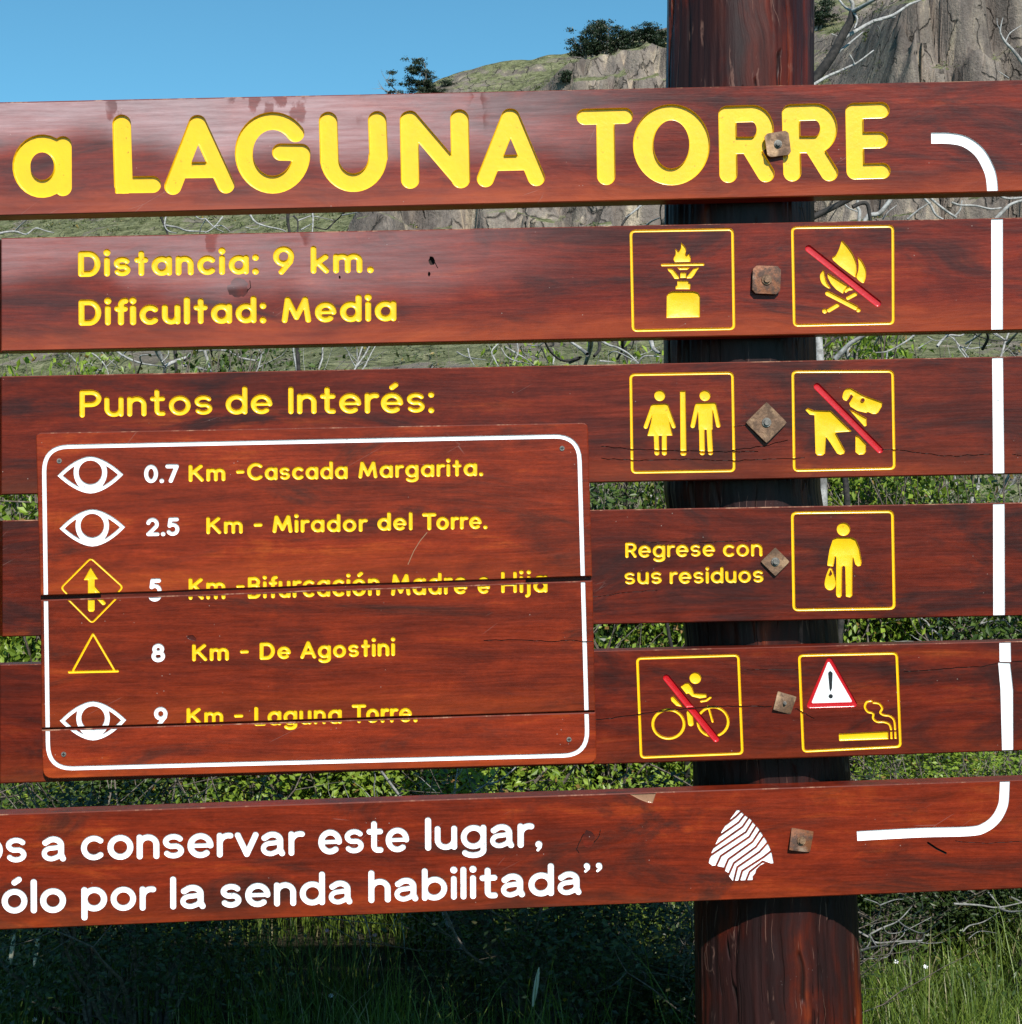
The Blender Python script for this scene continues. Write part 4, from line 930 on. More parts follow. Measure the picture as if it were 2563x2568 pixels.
def make_land():
    b = NB('hillside_ground'); tc = b.n('TexCoord').outputs['Object']; geo = b.n('NewGeometry')
    nz = b.n('SeparateXYZ', i_0=geo.outputs['True Normal']).outputs['Z']
    n1 = b.noise(tc, .35, 6, .65); n2 = b.noise(tc, 1.7, 6, .7); n3 = b.noise(tc, 7, 4, .7)
    grass = b.ramp(n2, [(.30, (.045, .050, .022)), (.44, (.120, .128, .058)), (.58, (.215, .220, .115)), (.75, (.30, .27, .17))])
    grass = b.mix(b.mapr(n3, .55, .64), grass, (.026, .040, .014))
    stain = b.noise(b.scaled(tc, (.85, .85, .14)), 1., 7, .68, .4)
    rock = b.ramp(stain, [(.28, (.082, .070, .062)), (.44, (.165, .138, .120)), (.57, (.24, .20, .165)), (.69, (.46, .375, .27))])
    fine = b.mapr(b.noise(tc, 5, 6, .75), .3, .7, .72, 1.2, False); rock = b.mix(1., rock, b.n('CombineColor', i_0=fine, i_1=fine, i_2=fine).outputs[0], 'MULTIPLY')
    ck = b.n('TexVoronoi', feature='DISTANCE_TO_EDGE', i_Vector=b.scaled(b.n('VectorMath', operation='ADD', i_0=tc, i_1=b.n('TexNoise', i_Vector=tc, i_Scale=1.1, i_Detail=5).outputs[1]).outputs[0], (.5, .5, .2)), i_Scale=1.3).outputs['Distance']
    blk = b.n('TexVoronoi', i_Vector=b.scaled(tc, (.45, .45, .16)), i_Scale=1.2).outputs['Color']; bs = b.mapr(b.n('SeparateColor', i_0=blk).outputs[0], 0, 1, .72, 1.18, False); rock = b.mix(1., rock, b.n('CombineColor', i_0=bs, i_1=bs, i_2=bs).outputs[0], 'MULTIPLY')
    ckm = b.math('MULTIPLY', b.mapr(ck, 0, .036, 1, 0), b.mapr(b.noise(tc, .6, 2), .40, .50)); rock = b.mix(b.math('MULTIPLY', ckm, .75), rock, (.035, .030, .026))
    isr = b.mapr(b.math('ADD', nz, b.math('MULTIPLY', b.math('SUBTRACT', n2, .5), .42)), .70, .82, 1, 0)
    patch = b.mapr(b.math('ADD', n1, b.math('MULTIPLY', n3, .18)), .62, .68); isr = b.math('MAXIMUM', isr, b.math('MULTIPLY', patch, .85))
    c = b.mix(isr, grass, rock)
    near = b.mapr(b.math('ADD', b.n('SeparateXYZ', i_0=tc).outputs['Y'], b.math('MULTIPLY', n3, 4.)), 8., 14., 1, 0); c = b.mix(near, c, b.mix(b.mapr(n3, .4, .6), (.020, .018, .010), (.040, .036, .020)))  # ground near the sign coloured darker to deepen the shade there
    b.set(Base_Color=c, Roughness=.95, Specular_IOR_Level=.15)
    b.bump(b.math('ADD', b.math('MULTIPLY', n2, .6), b.math('ADD', b.math('MULTIPLY', n3, .3), b.math('MULTIPLY', ckm, -.5))), .8, .5)
    return b.m
LANDM = make_land()
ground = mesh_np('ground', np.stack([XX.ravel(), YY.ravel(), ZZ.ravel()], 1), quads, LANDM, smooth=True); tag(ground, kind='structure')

# ------------------------------------------------------------------ plants
def leaf_mat(name, c1, c2, c3=None, trans=.25):
    b = NB(name); rnd = b.n('NewGeometry').outputs['Random Per Island']
    ns = b.noise(b.n('TexCoord').outputs['Object'], 3., 3)
    c = b.mix(rnd, c1, c2)
    if c3: c = b.mix(b.mapr(rnd, .955, .96), c, c3)
    c = b.mix(b.mapr(ns, .35, .65, 0, .4), c, tuple(x * .6 for x in c1))
    b.set(Base_Color=c, Roughness=.42, Specular_IOR_Level=.4)
    tr = b.n('BsdfTranslucent', i_Color=c); mx = b.n('MixShader', i_0=trans, i_1=b.b.outputs[0], i_2=tr.outputs[0])
    b.t.links.new(mx.outputs[0], b.t.nodes['Material Output'].inputs[0])
    return b.m
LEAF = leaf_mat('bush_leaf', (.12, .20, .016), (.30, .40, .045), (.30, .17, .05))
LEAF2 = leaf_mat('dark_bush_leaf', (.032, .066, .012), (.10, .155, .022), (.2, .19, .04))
TREEL = leaf_mat('ridge_tree_leaf', (.018, .034, .016), (.045, .066, .030), trans=.12)
GRASSM = leaf_mat('grass_blade', (.045, .085, .010), (.21, .285, .040), (.38, .33, .17), .18)
SHRUBL = leaf_mat('low_shrub_leaf', (.055, .075, .022), (.13, .15, .05), (.25, .17, .03), .1)
def bark(name, c1, c2, sc=40):
    b = NB(name); tc = b.n('TexCoord').outputs['Object']; n = b.noise(tc, sc, 5, .7); n2 = b.noise(tc, sc / 6, 3)
    c = b.mix(b.mapr(n, .35, .65), c1, c2); c = b.mix(b.mapr(n2, .55, .7, 0, .7), c, tuple(x * .35 for x in c1))
    b.set(Base_Color=c, Roughness=.85); b.bump(n, .6, .004); return b.m
DEAD = bark('bleached_dead_wood', (.20, .19, .175), (.43, .42, .40)); DEADD = bark('dark_dead_wood', (.010, .009, .008), (.045, .038, .033)); STEM = bark('bush_stem', (.09, .065, .045), (.2, .17, .14), 60)  # dark dead wood: the limb's shade is put into its colour
RB = bark('ridge_tree_bark', (.13, .115, .10), (.25, .23, .21), 6)

class Tubes:
    def __init__(s): s.V = []; s.F = []; s.n = 0
    def add(s, pts, rad, k=5):
        pts = np.asarray(pts, float); m_ = len(pts)
        d = np.gradient(pts, axis=0); d /= np.linalg.norm(d, axis=1)[:, None] + 1e-9
        ref = np.array([.3, .2, 1.]) if abs(d[0][2]) < .9 else np.array([1., .1, 0])
        u = np.cross(d, ref); u /= np.linalg.norm(u, axis=1)[:, None] + 1e-9; v = np.cross(d, u)
        a = np.arange(k) * 2 * math.pi / k
        ring = pts[:, None] + (u[:, None] * np.cos(a)[None, :, None] + v[:, None] * np.sin(a)[None, :, None]) * np.asarray(rad)[:, None, None]
        s.V.append(ring.reshape(-1, 3)); I = np.arange(m_ * k).reshape(m_, k) + s.n
        s.F.append(np.stack([I[:-1], np.roll(I, -1, 1)[:-1], np.roll(I, -1, 1)[1:], I[1:]], -1).reshape(-1, 4)); s.n += m_ * k
    def build(s, name, mat, parent=None, origin=None): return mesh_np(name, np.concatenate(s.V), np.concatenate(s.F), mat, parent, smooth=True, origin=origin)
def branch(tb, p, d, L, r, depth, r_, wig=.35, nseg=6, ends=None, up=.0, split=(2, 4), ratio=.62, k=5):
    pts = [np.array(p, float)]; d = np.array(d, float); d /= np.linalg.norm(d)
    for i in range(nseg):
        d = d + np.array([r_.gauss(0, wig), r_.gauss(0, wig), r_.gauss(0, wig) + up]) * .5; d /= np.linalg.norm(d)
        pts.append(pts[-1] + d * L / nseg)
    rad = np.linspace(r, r * .55, nseg + 1)
    if depth == 0: rad = np.linspace(r, r * .2, nseg + 1)
    tb.add(pts, rad, k)
    if ends is not None and depth <= 1: ends += [pts[j] for j in range(1, nseg + 1)]
    if depth > 0:
        for q in range(r_.randint(*split)):
            i = r_.randint(max(1, nseg // 3), nseg); dd = pts[i] - pts[i - 1]; dd /= np.linalg.norm(dd)
            nd = dd + np.array([r_.gauss(0, .75), r_.gauss(0, .75), r_.gauss(0, .6)]); branch(tb, pts[i], nd, L * ratio * r_.uniform(.7, 1.15), r * .55, depth - 1, r_, wig, max(3, nseg - 1), ends, up, split, ratio, max(3, k - 1))
        branch(tb, pts[-1], d, L * ratio, r * .55, depth - 1, r_, wig, max(3, nseg - 1), ends, up, split, ratio, max(3, k - 1))
def leaves(C, N, size, r_, aspect=.45, fold=.25):
    """leaf quads folded on the midrib: centres C, rough facing N"""
    n = len(C); t = r_.normal(size=(n, 3)); N = N + r_.normal(size=(n, 3)) * .75; N /= np.linalg.norm(N, axis=1)[:, None]
    t -= (t * N).sum(1)[:, None] * N; t /= np.linalg.norm(t, axis=1)[:, None]; b = np.cross(N, t)
    s_ = (size * r_.uniform(.6, 1.3, n))[:, None]
    V = np.stack([C - t * s_ * .5, C + b * s_ * aspect * .5 + N * s_ * fold * .3, C + t * s_ * .5, C - b * s_ * aspect * .5 + N * s_ * fold * .3], 1).reshape(-1, 3)
    I = np.arange(n)[:, None] * 4; F = np.concatenate([I + [[0, 1, 2]], I + [[0, 2, 3]]])
    return V, F
def bush_mesh(seed, n, rx, ry, h, leaf, twigs=18, clumps=70):
    r_ = np.random.default_rng(seed); pr = random.Random(seed)
    tb = Tubes(); ends = []
    for i in range(twigs):
        a = pr.uniform(0, 6.28); rr = pr.uniform(0, .25)
        branch(tb, (math.cos(a) * rr * rx, math.sin(a) * rr * ry, 0), (math.cos(a) * rx * .7, math.sin(a) * ry * .7, h * pr.uniform(.7, 1.3)), h * .62, .011, 2, pr, .3, 5, ends, .08, (1, 3), .6, 4)
    ends = np.array(ends); e = (ends[:, 0] / rx) ** 2 + (ends[:, 1] / ry) ** 2; ends = ends[(e < 1.3) & (ends[:, 2] > .08 * h) & (ends[:, 2] < h * 1.08)]
    cc = ends[r_.integers(0, len(ends), clumps)]
    # more clumps spread over a rough dome
    th = r_.uniform(0, 2 * math.pi, clumps * 3); ph = np.arccos(r_.uniform(-.15, 1, clumps * 3)); q = r_.uniform(.62, 1.0, clumps * 3)
    dome = np.stack([rx * q * np.sin(ph) * np.cos(th), ry * q * np.sin(ph) * np.sin(th), h * (.35 + .62 * q * np.cos(ph))], 1)
    cc = np.concatenate([cc, dome]); w_ = r_.uniform(.3, 1, len(cc)); w_ /= w_.sum()
    k = r_.choice(len(cc), n, p=w_); off = r_.normal(size=(n, 3)) * np.array([.068, .068, .048]) * (h / 1.6 + .3)
    Cn = cc[k] + off; N = Cn - np.array([0, 0, h * .3]); N /= np.linalg.norm(N, axis=1)[:, None] + 1e-9; N[:, 2] += .35
    Cn[:, 2] = np.maximum(Cn[:, 2], .02)
    V, F = leaves(Cn, N, leaf * 1.25, r_, .56)
    return V, F, tb
def copy_tree(o, parent=None):
    c = o.copy(); COL.objects.link(c); c.parent = parent
    for ch in list(o.children): copy_tree(ch, c)
    return c
LEAF3 = leaf_mat('shade_bush_leaf', (.018, .034, .010), (.050, .078, .016), (.10, .09, .03), .1)  # leaf colour darkened to put shade into these bushes
protos = []
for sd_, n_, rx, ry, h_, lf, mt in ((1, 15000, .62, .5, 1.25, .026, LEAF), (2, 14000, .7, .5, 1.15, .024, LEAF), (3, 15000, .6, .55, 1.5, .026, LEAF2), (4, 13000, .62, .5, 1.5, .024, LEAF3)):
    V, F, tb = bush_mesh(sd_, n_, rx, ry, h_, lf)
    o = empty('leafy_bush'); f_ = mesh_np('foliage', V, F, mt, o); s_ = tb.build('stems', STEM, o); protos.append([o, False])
def put_bush(k, x, y, sc, rz, label, group='leafy bushes behind the sign', szz=1.):
    o, used = protos[k]
    if used: o = copy_tree(o)
    else: protos[k][1] = True
    o.location = (x, y, land_z(x, y) - .03); o.rotation_euler = (0, 0, rz); o.scale = (sc, sc, sc * szz); tag(o, label, 'bush', group); return o
BUSHES = [  # proto, x, y, scale, z-scale, label
    (0, -1.75, 3.6, 1.15, 1.38, 'yellow-green leafy bush at the left edge, seen between the third and fourth planks'),
    (2, -1.35, 4.7, 1.0, 1.62, 'dark green bush at the far left, topping out between the second and third planks'),
    (1, -.95, 3.2, 1.0, .98, 'bright green bush seen under the left end of the white-bordered panel'),
    (0, -.35, 3.3, 1.05, 1.0, 'bright green bush under the middle of the white-bordered panel'),
    (1, .25, 3.7, .95, 1.0, 'sparse green bush under the right end of the white-bordered panel'),
    (2, -.75, 5.6, 1.0, 1.45, 'dark green bush whose tip shows below the words about difficulty'),
    (0, -.1, 5.8, .9, 2.1, 'small-leaved green bush tip right of centre in the upper gap'),
    (2, .35, 4.6, 1.05, 1.22, 'dense bush beside the left side of the post'),
    (1, .95, 4.3, 1.1, 1.25, 'dense green bush just right of the post'),
    (0, 1.5, 4.6, 1.1, 1.38, 'green bush behind the white line at the right end'),
    (1, 1.15, 5.4, 1.15, 1.95, 'tall green bush reaching up to the second plank right of the post'),
    (0, 1.85, 5.2, 1.2, 1.80, 'tall green bush at the right edge reaching the second plank'),
    (1, 1.75, 3.4, .8, .8, 'low shaded bush under the right end of the bottom plank'),
    (2, 2.3, 4.3, 1.0, 1.2, 'dark green bush at the far right edge'),
    (1, -2.1, 4.9, 1.1, 2.0, 'green bush beyond the left edge of the sign'),
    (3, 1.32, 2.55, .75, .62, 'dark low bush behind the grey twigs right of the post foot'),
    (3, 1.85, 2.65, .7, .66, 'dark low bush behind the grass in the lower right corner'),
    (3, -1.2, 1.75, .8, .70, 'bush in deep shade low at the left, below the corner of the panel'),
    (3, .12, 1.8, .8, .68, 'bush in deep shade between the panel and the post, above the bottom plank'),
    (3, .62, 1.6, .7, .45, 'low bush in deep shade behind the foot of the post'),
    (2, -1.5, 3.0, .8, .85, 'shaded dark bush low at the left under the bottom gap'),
]
for i, (k, x, y, sc, zz, lab) in enumerate(BUSHES): put_bush(k, x, y, sc, i * 1.7, lab, szz=zz)

# dead, bleached shrubs
TWIG = bark('grey_twig_wood', (.12, .115, .105), (.25, .24, .22), 60)
def dead_shrub(x, y, n, L, r, seed, label, mat=DEAD, z0=None, lean=(0, 0, 1), depth=3, spread=.6):
    r_ = random.Random(seed); z = land_z(x, y) if z0 is None else z0
    o = empty('dead_shrub', (x, y, z), label=label, cat='dead shrub', group='bleached dead shrubs behind the sign')
    for i in range(n):
        tb = Tubes(); a = r_.uniform(0, 6.28)
        branch(tb, (0, 0, 0), (lean[0] + math.cos(a) * spread, lean[1] + math.sin(a) * spread * .6, lean[2]), L * r_.uniform(.8, 1.15), r * r_.uniform(.7, 1.2), depth, r_, .38, 7, None, .03, (2, 3), .66, 6)
        tb.build('branch', mat if r_.random() < .75 else DEADD, o)
    return o
dead_shrub(-.85, 6.6, 4, 1.25, .035, 5, 'bleached grey dead shrub left of centre in the upper gaps')
dead_shrub(-1.55, 7.2, 3, 1.45, .030, 15, 'pale dead shrub reaching the top gap at the far left')
dead_shrub(-.3, 8.2, 3, 1.6, .03, 6, 'thin pale dead shrub below the word about distance')
dead_shrub(.42, 5.6, 4, 1.15, .032, 7, 'bleached dead shrub just left of the post')
dead_shrub(.05, 6.6, 3, 1.2, .018, 17, 'fine twiggy dead shrub in the middle of the second gap')
dead_shrub(1.35, 6.0, 5, 1.35, .035, 8, 'bleached dead shrub right of the post in the upper gaps')
dead_shrub(2.1, 6.2, 5, 1.5, .035, 9, 'tangled bleached dead shrub at the right edge')
dead_shrub(1.95, 4.6, 4, .85, .022, 10, 'grey dead shrub behind the right end of the third plank')
dead_shrub(.62, 4.0, 3, .8, .018, 18, 'small dead shrub beside the post between the third and fourth planks')
dead_shrub(-.2, 2.6, 2, .6, .012, 19, 'small grey twig shrub in the gap above the bottom plank')
TWIG = bark('grey_twig_wood', (.13, .125, .115), (.27, .26, .24), 60)
# dead trees whose limbs show right of the post
def limb(tb, tr, pts, w0, w1, Y, dy=.0, k=8, jit=0):
    q = smooth(T(tr)(pts), 4) if len(pts) > 2 else T(tr)(pts); n = len(q)
    Yv = [Y + dy * i / (n - 1) for i in range(n)]
    tb.add([np.array(P(x, y, yy)) for (x, y), yy in zip(q, Yv)], [((w0 + (w1 - w0) * i / (n - 1)) / tr[2] / 2) / FPX * (yy + DIST) for i, yy in enumerate(Yv)], k)
TR = (1640, 0, 2.0889); TG = (1650, 460, 2.1117); TH = (1900, 800, 2.908)
dtb = P(2030, 860, 4.0)
dt = empty('dead_tree', (dtb.x, dtb.y, land_z(dtb.x, dtb.y)), label='dead tree with a dark limb and pale forks rising right of the post top', cat='dead tree')
tb = Tubes(); limb(tb, TR, [(700, 760), (760, 560), (840, 420), (900, 340), (945, 270), (985, 190), (1030, 110), (1042, 60)], 60, 40, 4.0)
limb(tb, (0, 0, 1), [(1990, 1300), (1980, 900), (1975, 500), (1978, 360)], 42, 26, 4.0); tb.build('trunk', DEADD, dt, origin=dt.location)
tb = Tubes(); limb(tb, TR, [(1040, 62), (1090, 35), (1160, -5), (1260, -60)], 26, 14, 4.0, -.2); limb(tb, TR, [(1040, 62), (1000, 35), (965, -10), (930, -70)], 14, 8, 4.0, .2); limb(tb, TR, [(1042, 60), (1040, 20), (1028, -10), (1020, -60)], 22, 18, 4.0)
tb.build('branch', DEAD, dt, origin=dt.location)
tb = Tubes(); limb(tb, TR, [(985, 205), (1080, 150), (1150, 112), (1240, 85), (1290, 55), (1340, 22), (1395, 0), (1480, -60)], 22, 9, 4.0, .4); limb(tb, TR, [(1150, 112), (1210, 100), (1265, 88)], 10, 5, 4.1, .1); tb.build('branch', DEAD, dt, origin=dt.location)
tb = Tubes(); limb(tb, TR, [(950, 285), (1015, 235), (1050, 205), (1095, 168)], 16, 6, 4.0, .3); limb(tb, TR, [(1042, 62), (1066, 100), (1050, 150)], 16, 6, 4.0, -.1); limb(tb, TR, [(1170, 130), (1188, 170), (1180, 215), (1160, 250)], 4, 2, 4.0, .1); tb.build('branch', DEAD, dt, origin=dt.location)
tb = Tubes(); limb(tb, TR, [(820, 455), (900, 405), (960, 378), (1020, 350), (1070, 325), (1150, 264)], 18, 7, 3.9, .3); limb(tb, TR, [(1025, 285), (1045, 320), (1050, 335)], 8, 5, 4.0); limb(tb, TR, [(930, 178), (965, 190)], 7, 5, 4.0); tb.build('branch', DEAD, dt, origin=dt.location)
tb = Tubes(); limb(tb, (0, 0, 1), [(2062, 1300), (2056, 960), (2052, 840), (2046, 770)], 30, 16, 3.0); tb.build('trunk', DEAD, dt, origin=dt.location)
d2b = P(2560, 700, 5.0)
d2 = empty('dead_tree', (d2b.x, d2b.y, land_z(d2b.x, d2b.y)), label='slender pale dead tree against the cliff at the top right corner', cat='dead tree')
tb = Tubes(); limb(tb, TR, [(2050, 560), (1990, 420), (1928, 325), (1880, 262), (1842, 222), (1818, 180), (1815, 150), (1828, 92)], 24, 5, 5.0); limb(tb, TR, [(2050, 560), (2100, 900), (2120, 1500), (2130, 2300)], 24, 40, 5.0); tb.build('trunk', DEAD, d2, origin=d2.location)
tb = Tubes(); limb(tb, TR, [(1842, 218), (1860, 180), (1890, 155), (1935, 130), (1990, 120)], 7, 3, 5.0, .2); limb(tb, TR, [(1818, 160), (1800, 130), (1797, 95)], 4, 2, 5.0, .2); limb(tb, TR, [(1860, 410), (1830, 390), (1800, 370)], 8, 3, 5.0); tb.build('branch', DEAD, d2, origin=d2.location)
# limbs in the gap between the first and second planks
d3b = P(2200, 900, 5.5)
d3 = empty('dead_tree', (d3b.x, d3b.y, land_z(d3b.x, d3b.y)), label='dead tree with crossing boughs seen between the top two planks right of the post', cat='dead tree')
tb = Tubes(); limb(tb, TG, [(1180, 3200), (1130, 1800), (1020, 1000), (1010, 700), (1060, 400), (1100, 190), (1170, 160), (1215, 110), (1245, 60), (1290, -40)], 30, 22, 5.5); tb.build('trunk', DEAD, d3, origin=d3.location)
tb = Tubes(); limb(tb, TG, [(760, 210), (850, 165), (930, 125), (1000, 90), (1060, 60)], 36, 30, 5.3); limb(tb, TG, [(1030, 125), (1075, 105), (1108, 110), (1120, 160), (1130, 230)], 24, 18, 5.3); limb(tb, TG, [(790, 130), (830, 95), (870, 60)], 14, 8, 5.3); limb(tb, TG, [(905, 200), (950, 130), (985, 70)], 7, 5, 5.2); tb.build('branch', DEADD, d3, origin=d3.location)
tb = Tubes(); limb(tb, TG, [(1062, 70), (1055, 120), (1068, 150), (1062, 220)], 16, 20, 5.6); limb(tb, TG, [(975, 95), (1010, 130), (1060, 150)], 9, 6, 5.6); limb(tb, TG, [(1190, 190), (1220, 150), (1265, 115)], 8, 4, 5.6); tb.build('branch', DEAD, d3, origin=d3.location)
tb = Tubes(); limb(tb, TG, [(1390, 60), (1440, 110), (1470, 165), (1510, 190)], 14, 10, 6.0); limb(tb, TG, [(1425, 60), (1480, 110), (1540, 155), (1580, 180)], 14, 12, 6.0); limb(tb, TG, [(1320, 190), (1380, 140), (1445, 100)], 13, 6, 6.); limb(tb, TG, [(1555, 100), (1600, 115), (1680, 118), (1760, 135), (1820, 130)], 13, 10, 6.); limb(tb, TG, [(1570, 175), (1600, 140), (1610, 90)], 12, 7, 6.)
limb(tb, TG, [(1790, 190), (1830, 145), (1870, 110), (1930, 90)], 24, 14, 6.); limb(tb, TG, [(1800, 60), (1850, 80), (1930, 75)], 14, 10, 6.); tb.build('branch', DEAD, d3, origin=d3.location)

def traced(label, tr, Y, pale, dark, root, seed, mat=None, w0=30):
    r_ = random.Random(seed); p = P(*T(tr)([root])[0], Y); o = empty('dead_shrub', (p.x + .06, Y, land_z(p.x, Y)), label=label, cat='dead shrub', group='bleached dead shrubs behind the sign')
    tb = Tubes(); r0 = w0 / tr[2] / 2 / FPX * (Y + DIST); z = o.location.z
    w0 = w0; tb.add([(p.x + .06, Y, z - .05), (p.x - .03, Y, z + (p.z - z) * .35), (p.x + .04, Y, z + (p.z - z) * .7), tuple(p)], [r0 * 1.5, r0 * 1.3, r0 * 1.1, r0], 8); tb.build('trunk', DEADD if tr[1] != 820 else DEAD, o, origin=o.location)
    DD = TWIG if tr[1] > 2000 else DEAD
    for pts, w_ in pale: t2 = Tubes(); limb(t2, tr, pts, w_, w_ * .45, Y + r_.uniform(-.12, .12), r_.uniform(-.3, .3)); t2.build('branch', DD, o, origin=o.location)
    for pts, w_ in dark: t2 = Tubes(); limb(t2, tr, pts, w_, w_ * .7, Y + r_.uniform(-.12, .12), r_.uniform(-.3, .3)); t2.build('branch', DEADD, o, origin=o.location)
GA = (0, 500, 2.1422); GB = (0, 820, 2.142); GC = (850, 800, 2.142); GD = (850, 480, 2.1422)
traced('bleached shrub whose thin fork shows at the far left of the top gap', GA, 7., [([(-60, 200), (0, 182), (80, 172), (140, 188), (190, 155), (240, 168), (290, 180)], 13), ([(80, 172), (110, 140), (150, 105)], 10)], [([(-60, 205), (-30, 196)], 10)], (-60, 205), 1, w0=16)
traced('bleached shrub with knotted boughs in the top gap below the letter A', GA, 6.6, [([(880, 140), (950, 150), (1000, 168), (1070, 172), (1120, 176)], 13), ([(900, 60), (890, 100), (885, 140), (905, 170), (950, 182)], 11), ([(1030, 70), (1070, 105), (1105, 105), (1080, 150), (1072, 185)], 9), ([(1105, 105), (1150, 148), (1200, 175)], 9), ([(1150, 145), (1195, 142), (1235, 172)], 9), ([(1195, 95), (1150, 150), (1100, 180)], 9)],
       [([(855, 75), (880, 130), (900, 185), (905, 230)], 14)], (905, 230), 2, w0=18)
traced('bleached shrub with upright twigs in the top gap below the letter U', GA, 6.2, [([(1335, 68), (1370, 120), (1430, 145), (1520, 165), (1560, 200)], 13), ([(1600, 115), (1640, 100), (1680, 90), (1790, 112)], 9), ([(1676, 55), (1682, 110), (1676, 200)], 11), ([(1615, 165), (1680, 128)], 9), ([(1840, 85), (1940, 66)], 8), ([(1320, 150), (1380, 160), (1400, 130)], 6)],
       [([(1552, 50), (1546, 110), (1560, 200)], 20), ([(1578, 90), (1600, 120), (1596, 200)], 11), ([(1850, 70), (1810, 110), (1750, 165)], 8), ([(1690, 150), (1760, 160), (1800, 110)], 7)], (1560, 200), 3, w0=20)
traced('thin dark-stemmed shrub in the top gap close to the left of the post', GD, 5.6, [([(1640, 60), (1580, 112), (1540, 140)], 14), ([(1650, 185), (1680, 160), (1728, 140)], 13)], [([(1560, 125), (1530, 165), (1500, 220)], 15), ([(1735, 60), (1725, 110), (1735, 180)], 9)], (1500, 220), 4, w0=16)
traced('gnarled bleached shrub with a thick white fork in the second gap, left of centre', GB, 5.2, [([(835, 100), (855, 150), (885, 205), (882, 260)], 34), ([(885, 212), (940, 185), (1000, 165), (1040, 135), (1090, 125), (1170, 122), (1240, 135), (1290, 165), (1385, 182)], 21), ([(1380, 182), (1402, 145), (1378, 105)], 11), ([(1095, 110), (1115, 180), (1135, 250)], 21), ([(985, 200), (1040, 215), (1110, 232)], 28),
       ([(620, 125), (680, 165), (760, 195), (840, 208), (885, 215)], 14), ([(765, 200), (755, 155), (835, 148)], 11), ([(870, 190), (905, 150), (900, 110)], 9), ([(1270, 150), (1330, 155), (1360, 160)], 9)], [([(1130, 110), (1150, 180), (1210, 215)], 10), ([(1040, 110), (1030, 150), (990, 180)], 16), ([(740, 250), (760, 190)], 10)], (882, 260), 5, w0=34)
traced('tangle of thin pale branches in the second gap at the left', GB, 5.4, [([(345, 120), (400, 180), (440, 205), (490, 200), (525, 260)], 16), ([(435, 135), (500, 145), (560, 200), (585, 260)], 11), ([(535, 125), (600, 190), (650, 225)], 9), ([(475, 130), (455, 170), (430, 195)], 8), ([(690, 120), (640, 175), (600, 250)], 9), ([(500, 235), (560, 220), (640, 150)], 8)], [([(610, 125), (565, 195), (525, 255)], 12), ([(560, 130), (545, 250)], 7)], (525, 260), 6, w0=18)
traced('pale twiggy shrub in the middle of the second gap', GC, 5.3, [([(635, 178), (690, 205), (790, 220)], 9), ([(693, 160), (705, 210), (728, 250)], 9), ([(858, 130), (820, 175), (835, 215), (858, 255)], 9), ([(872, 155), (900, 200), (950, 225), (1045, 245)], 9), ([(895, 150), (1000, 212), (1045, 248)], 10), ([(955, 120), (962, 180), (935, 235)], 8), ([(975, 150), (1000, 190), (1080, 215)], 7), ([(1020, 142), (1070, 142), (1115, 120)], 8), ([(1090, 160), (1065, 200), (1075, 225)], 7), ([(1158, 195), (1150, 245)], 12)], [([(1085, 150), (1125, 235)], 8), ([(900, 120), (930, 180), (915, 215)], 7)], (1045, 248), 7, w0=20)
traced('stout bleached shrub with white forked stem just left of the post', GC, 4.6, [([(1352, 95), (1348, 165), (1318, 260)], 36), ([(1335, 190), (1300, 160), (1240, 120)], 24), ([(1385, 105), (1450, 140), (1500, 155), (1560, 190), (1610, 240)], 15), ([(1672, 100), (1690, 160), (1725, 185)], 28), ([(1605, 240), (1640, 200), (1722, 202)], 13), ([(1400, 225), (1480, 232)], 12), ([(1585, 110), (1570, 160), (1530, 190)], 8), ([(1450, 190), (1490, 175), (1600, 230)], 9)],
       [([(1395, 100), (1400, 160), (1370, 200)], 22), ([(1520, 105), (1522, 165), (1495, 215)], 17), ([(1300, 205), (1210, 225), (1140, 180), (1100, 110)], 15), ([(1290, 210), (1240, 235)], 20)], (1318, 260), 8, w0=36)
TK = (1663, 2200, 2.142)
traced('spreading grey twigs close to the right side of the post foot', TK, 1.75, [([(1000, 270), (1035, 285), (1100, 320), (1150, 352), (1250, 345), (1392, 340)], 15), ([(980, 415), (1080, 390), (1150, 372), (1220, 365)], 20), ([(1100, 312), (1180, 270), (1262, 235), (1335, 158)], 11), ([(1105, 305), (1150, 220), (1165, 150), (1080, 114)], 10), ([(1108, 312), (1145, 370)], 14), ([(1165, 150), (1240, 122), (1290, 118)], 8), ([(1262, 235), (1310, 270), (1400, 300), (1485, 236)], 10),
       ([(1400, 300), (1385, 340), (1250, 362), (1200, 430), (1040, 438)], 10), ([(1345, 235), (1350, 200), (1392, 170), (1388, 125)], 7), ([(1300, 270), (1290, 310), (1240, 350)], 7), ([(1350, 340), (1420, 355), (1500, 350)], 6), ([(1180, 268), (1210, 300), (1290, 290), (1440, 215)], 7), ([(1065, 345), (1090, 380), (1120, 330)], 12)], [], (1000, 270), 10, w0=16)
traced('grey twigs hanging in from the right edge above the grass', TK, 2.1, [([(1560, 142), (1700, 150), (1800, 162), (1960, 128)], 12), ([(1745, 80), (1812, 158)], 10), ([(1865, 105), (1960, 150)], 12), ([(1610, 292), (1645, 260), (1720, 240), (1805, 188)], 9), ([(1560, 100), (1600, 150), (1640, 120)], 7), ([(1800, 165), (1860, 185), (1950, 180)], 16), ([(1640, 330), (1700, 290), (1790, 300)], 6)], [], (1960, 128), 11, w0=20)
TJ = (1900, 800, 2.908)
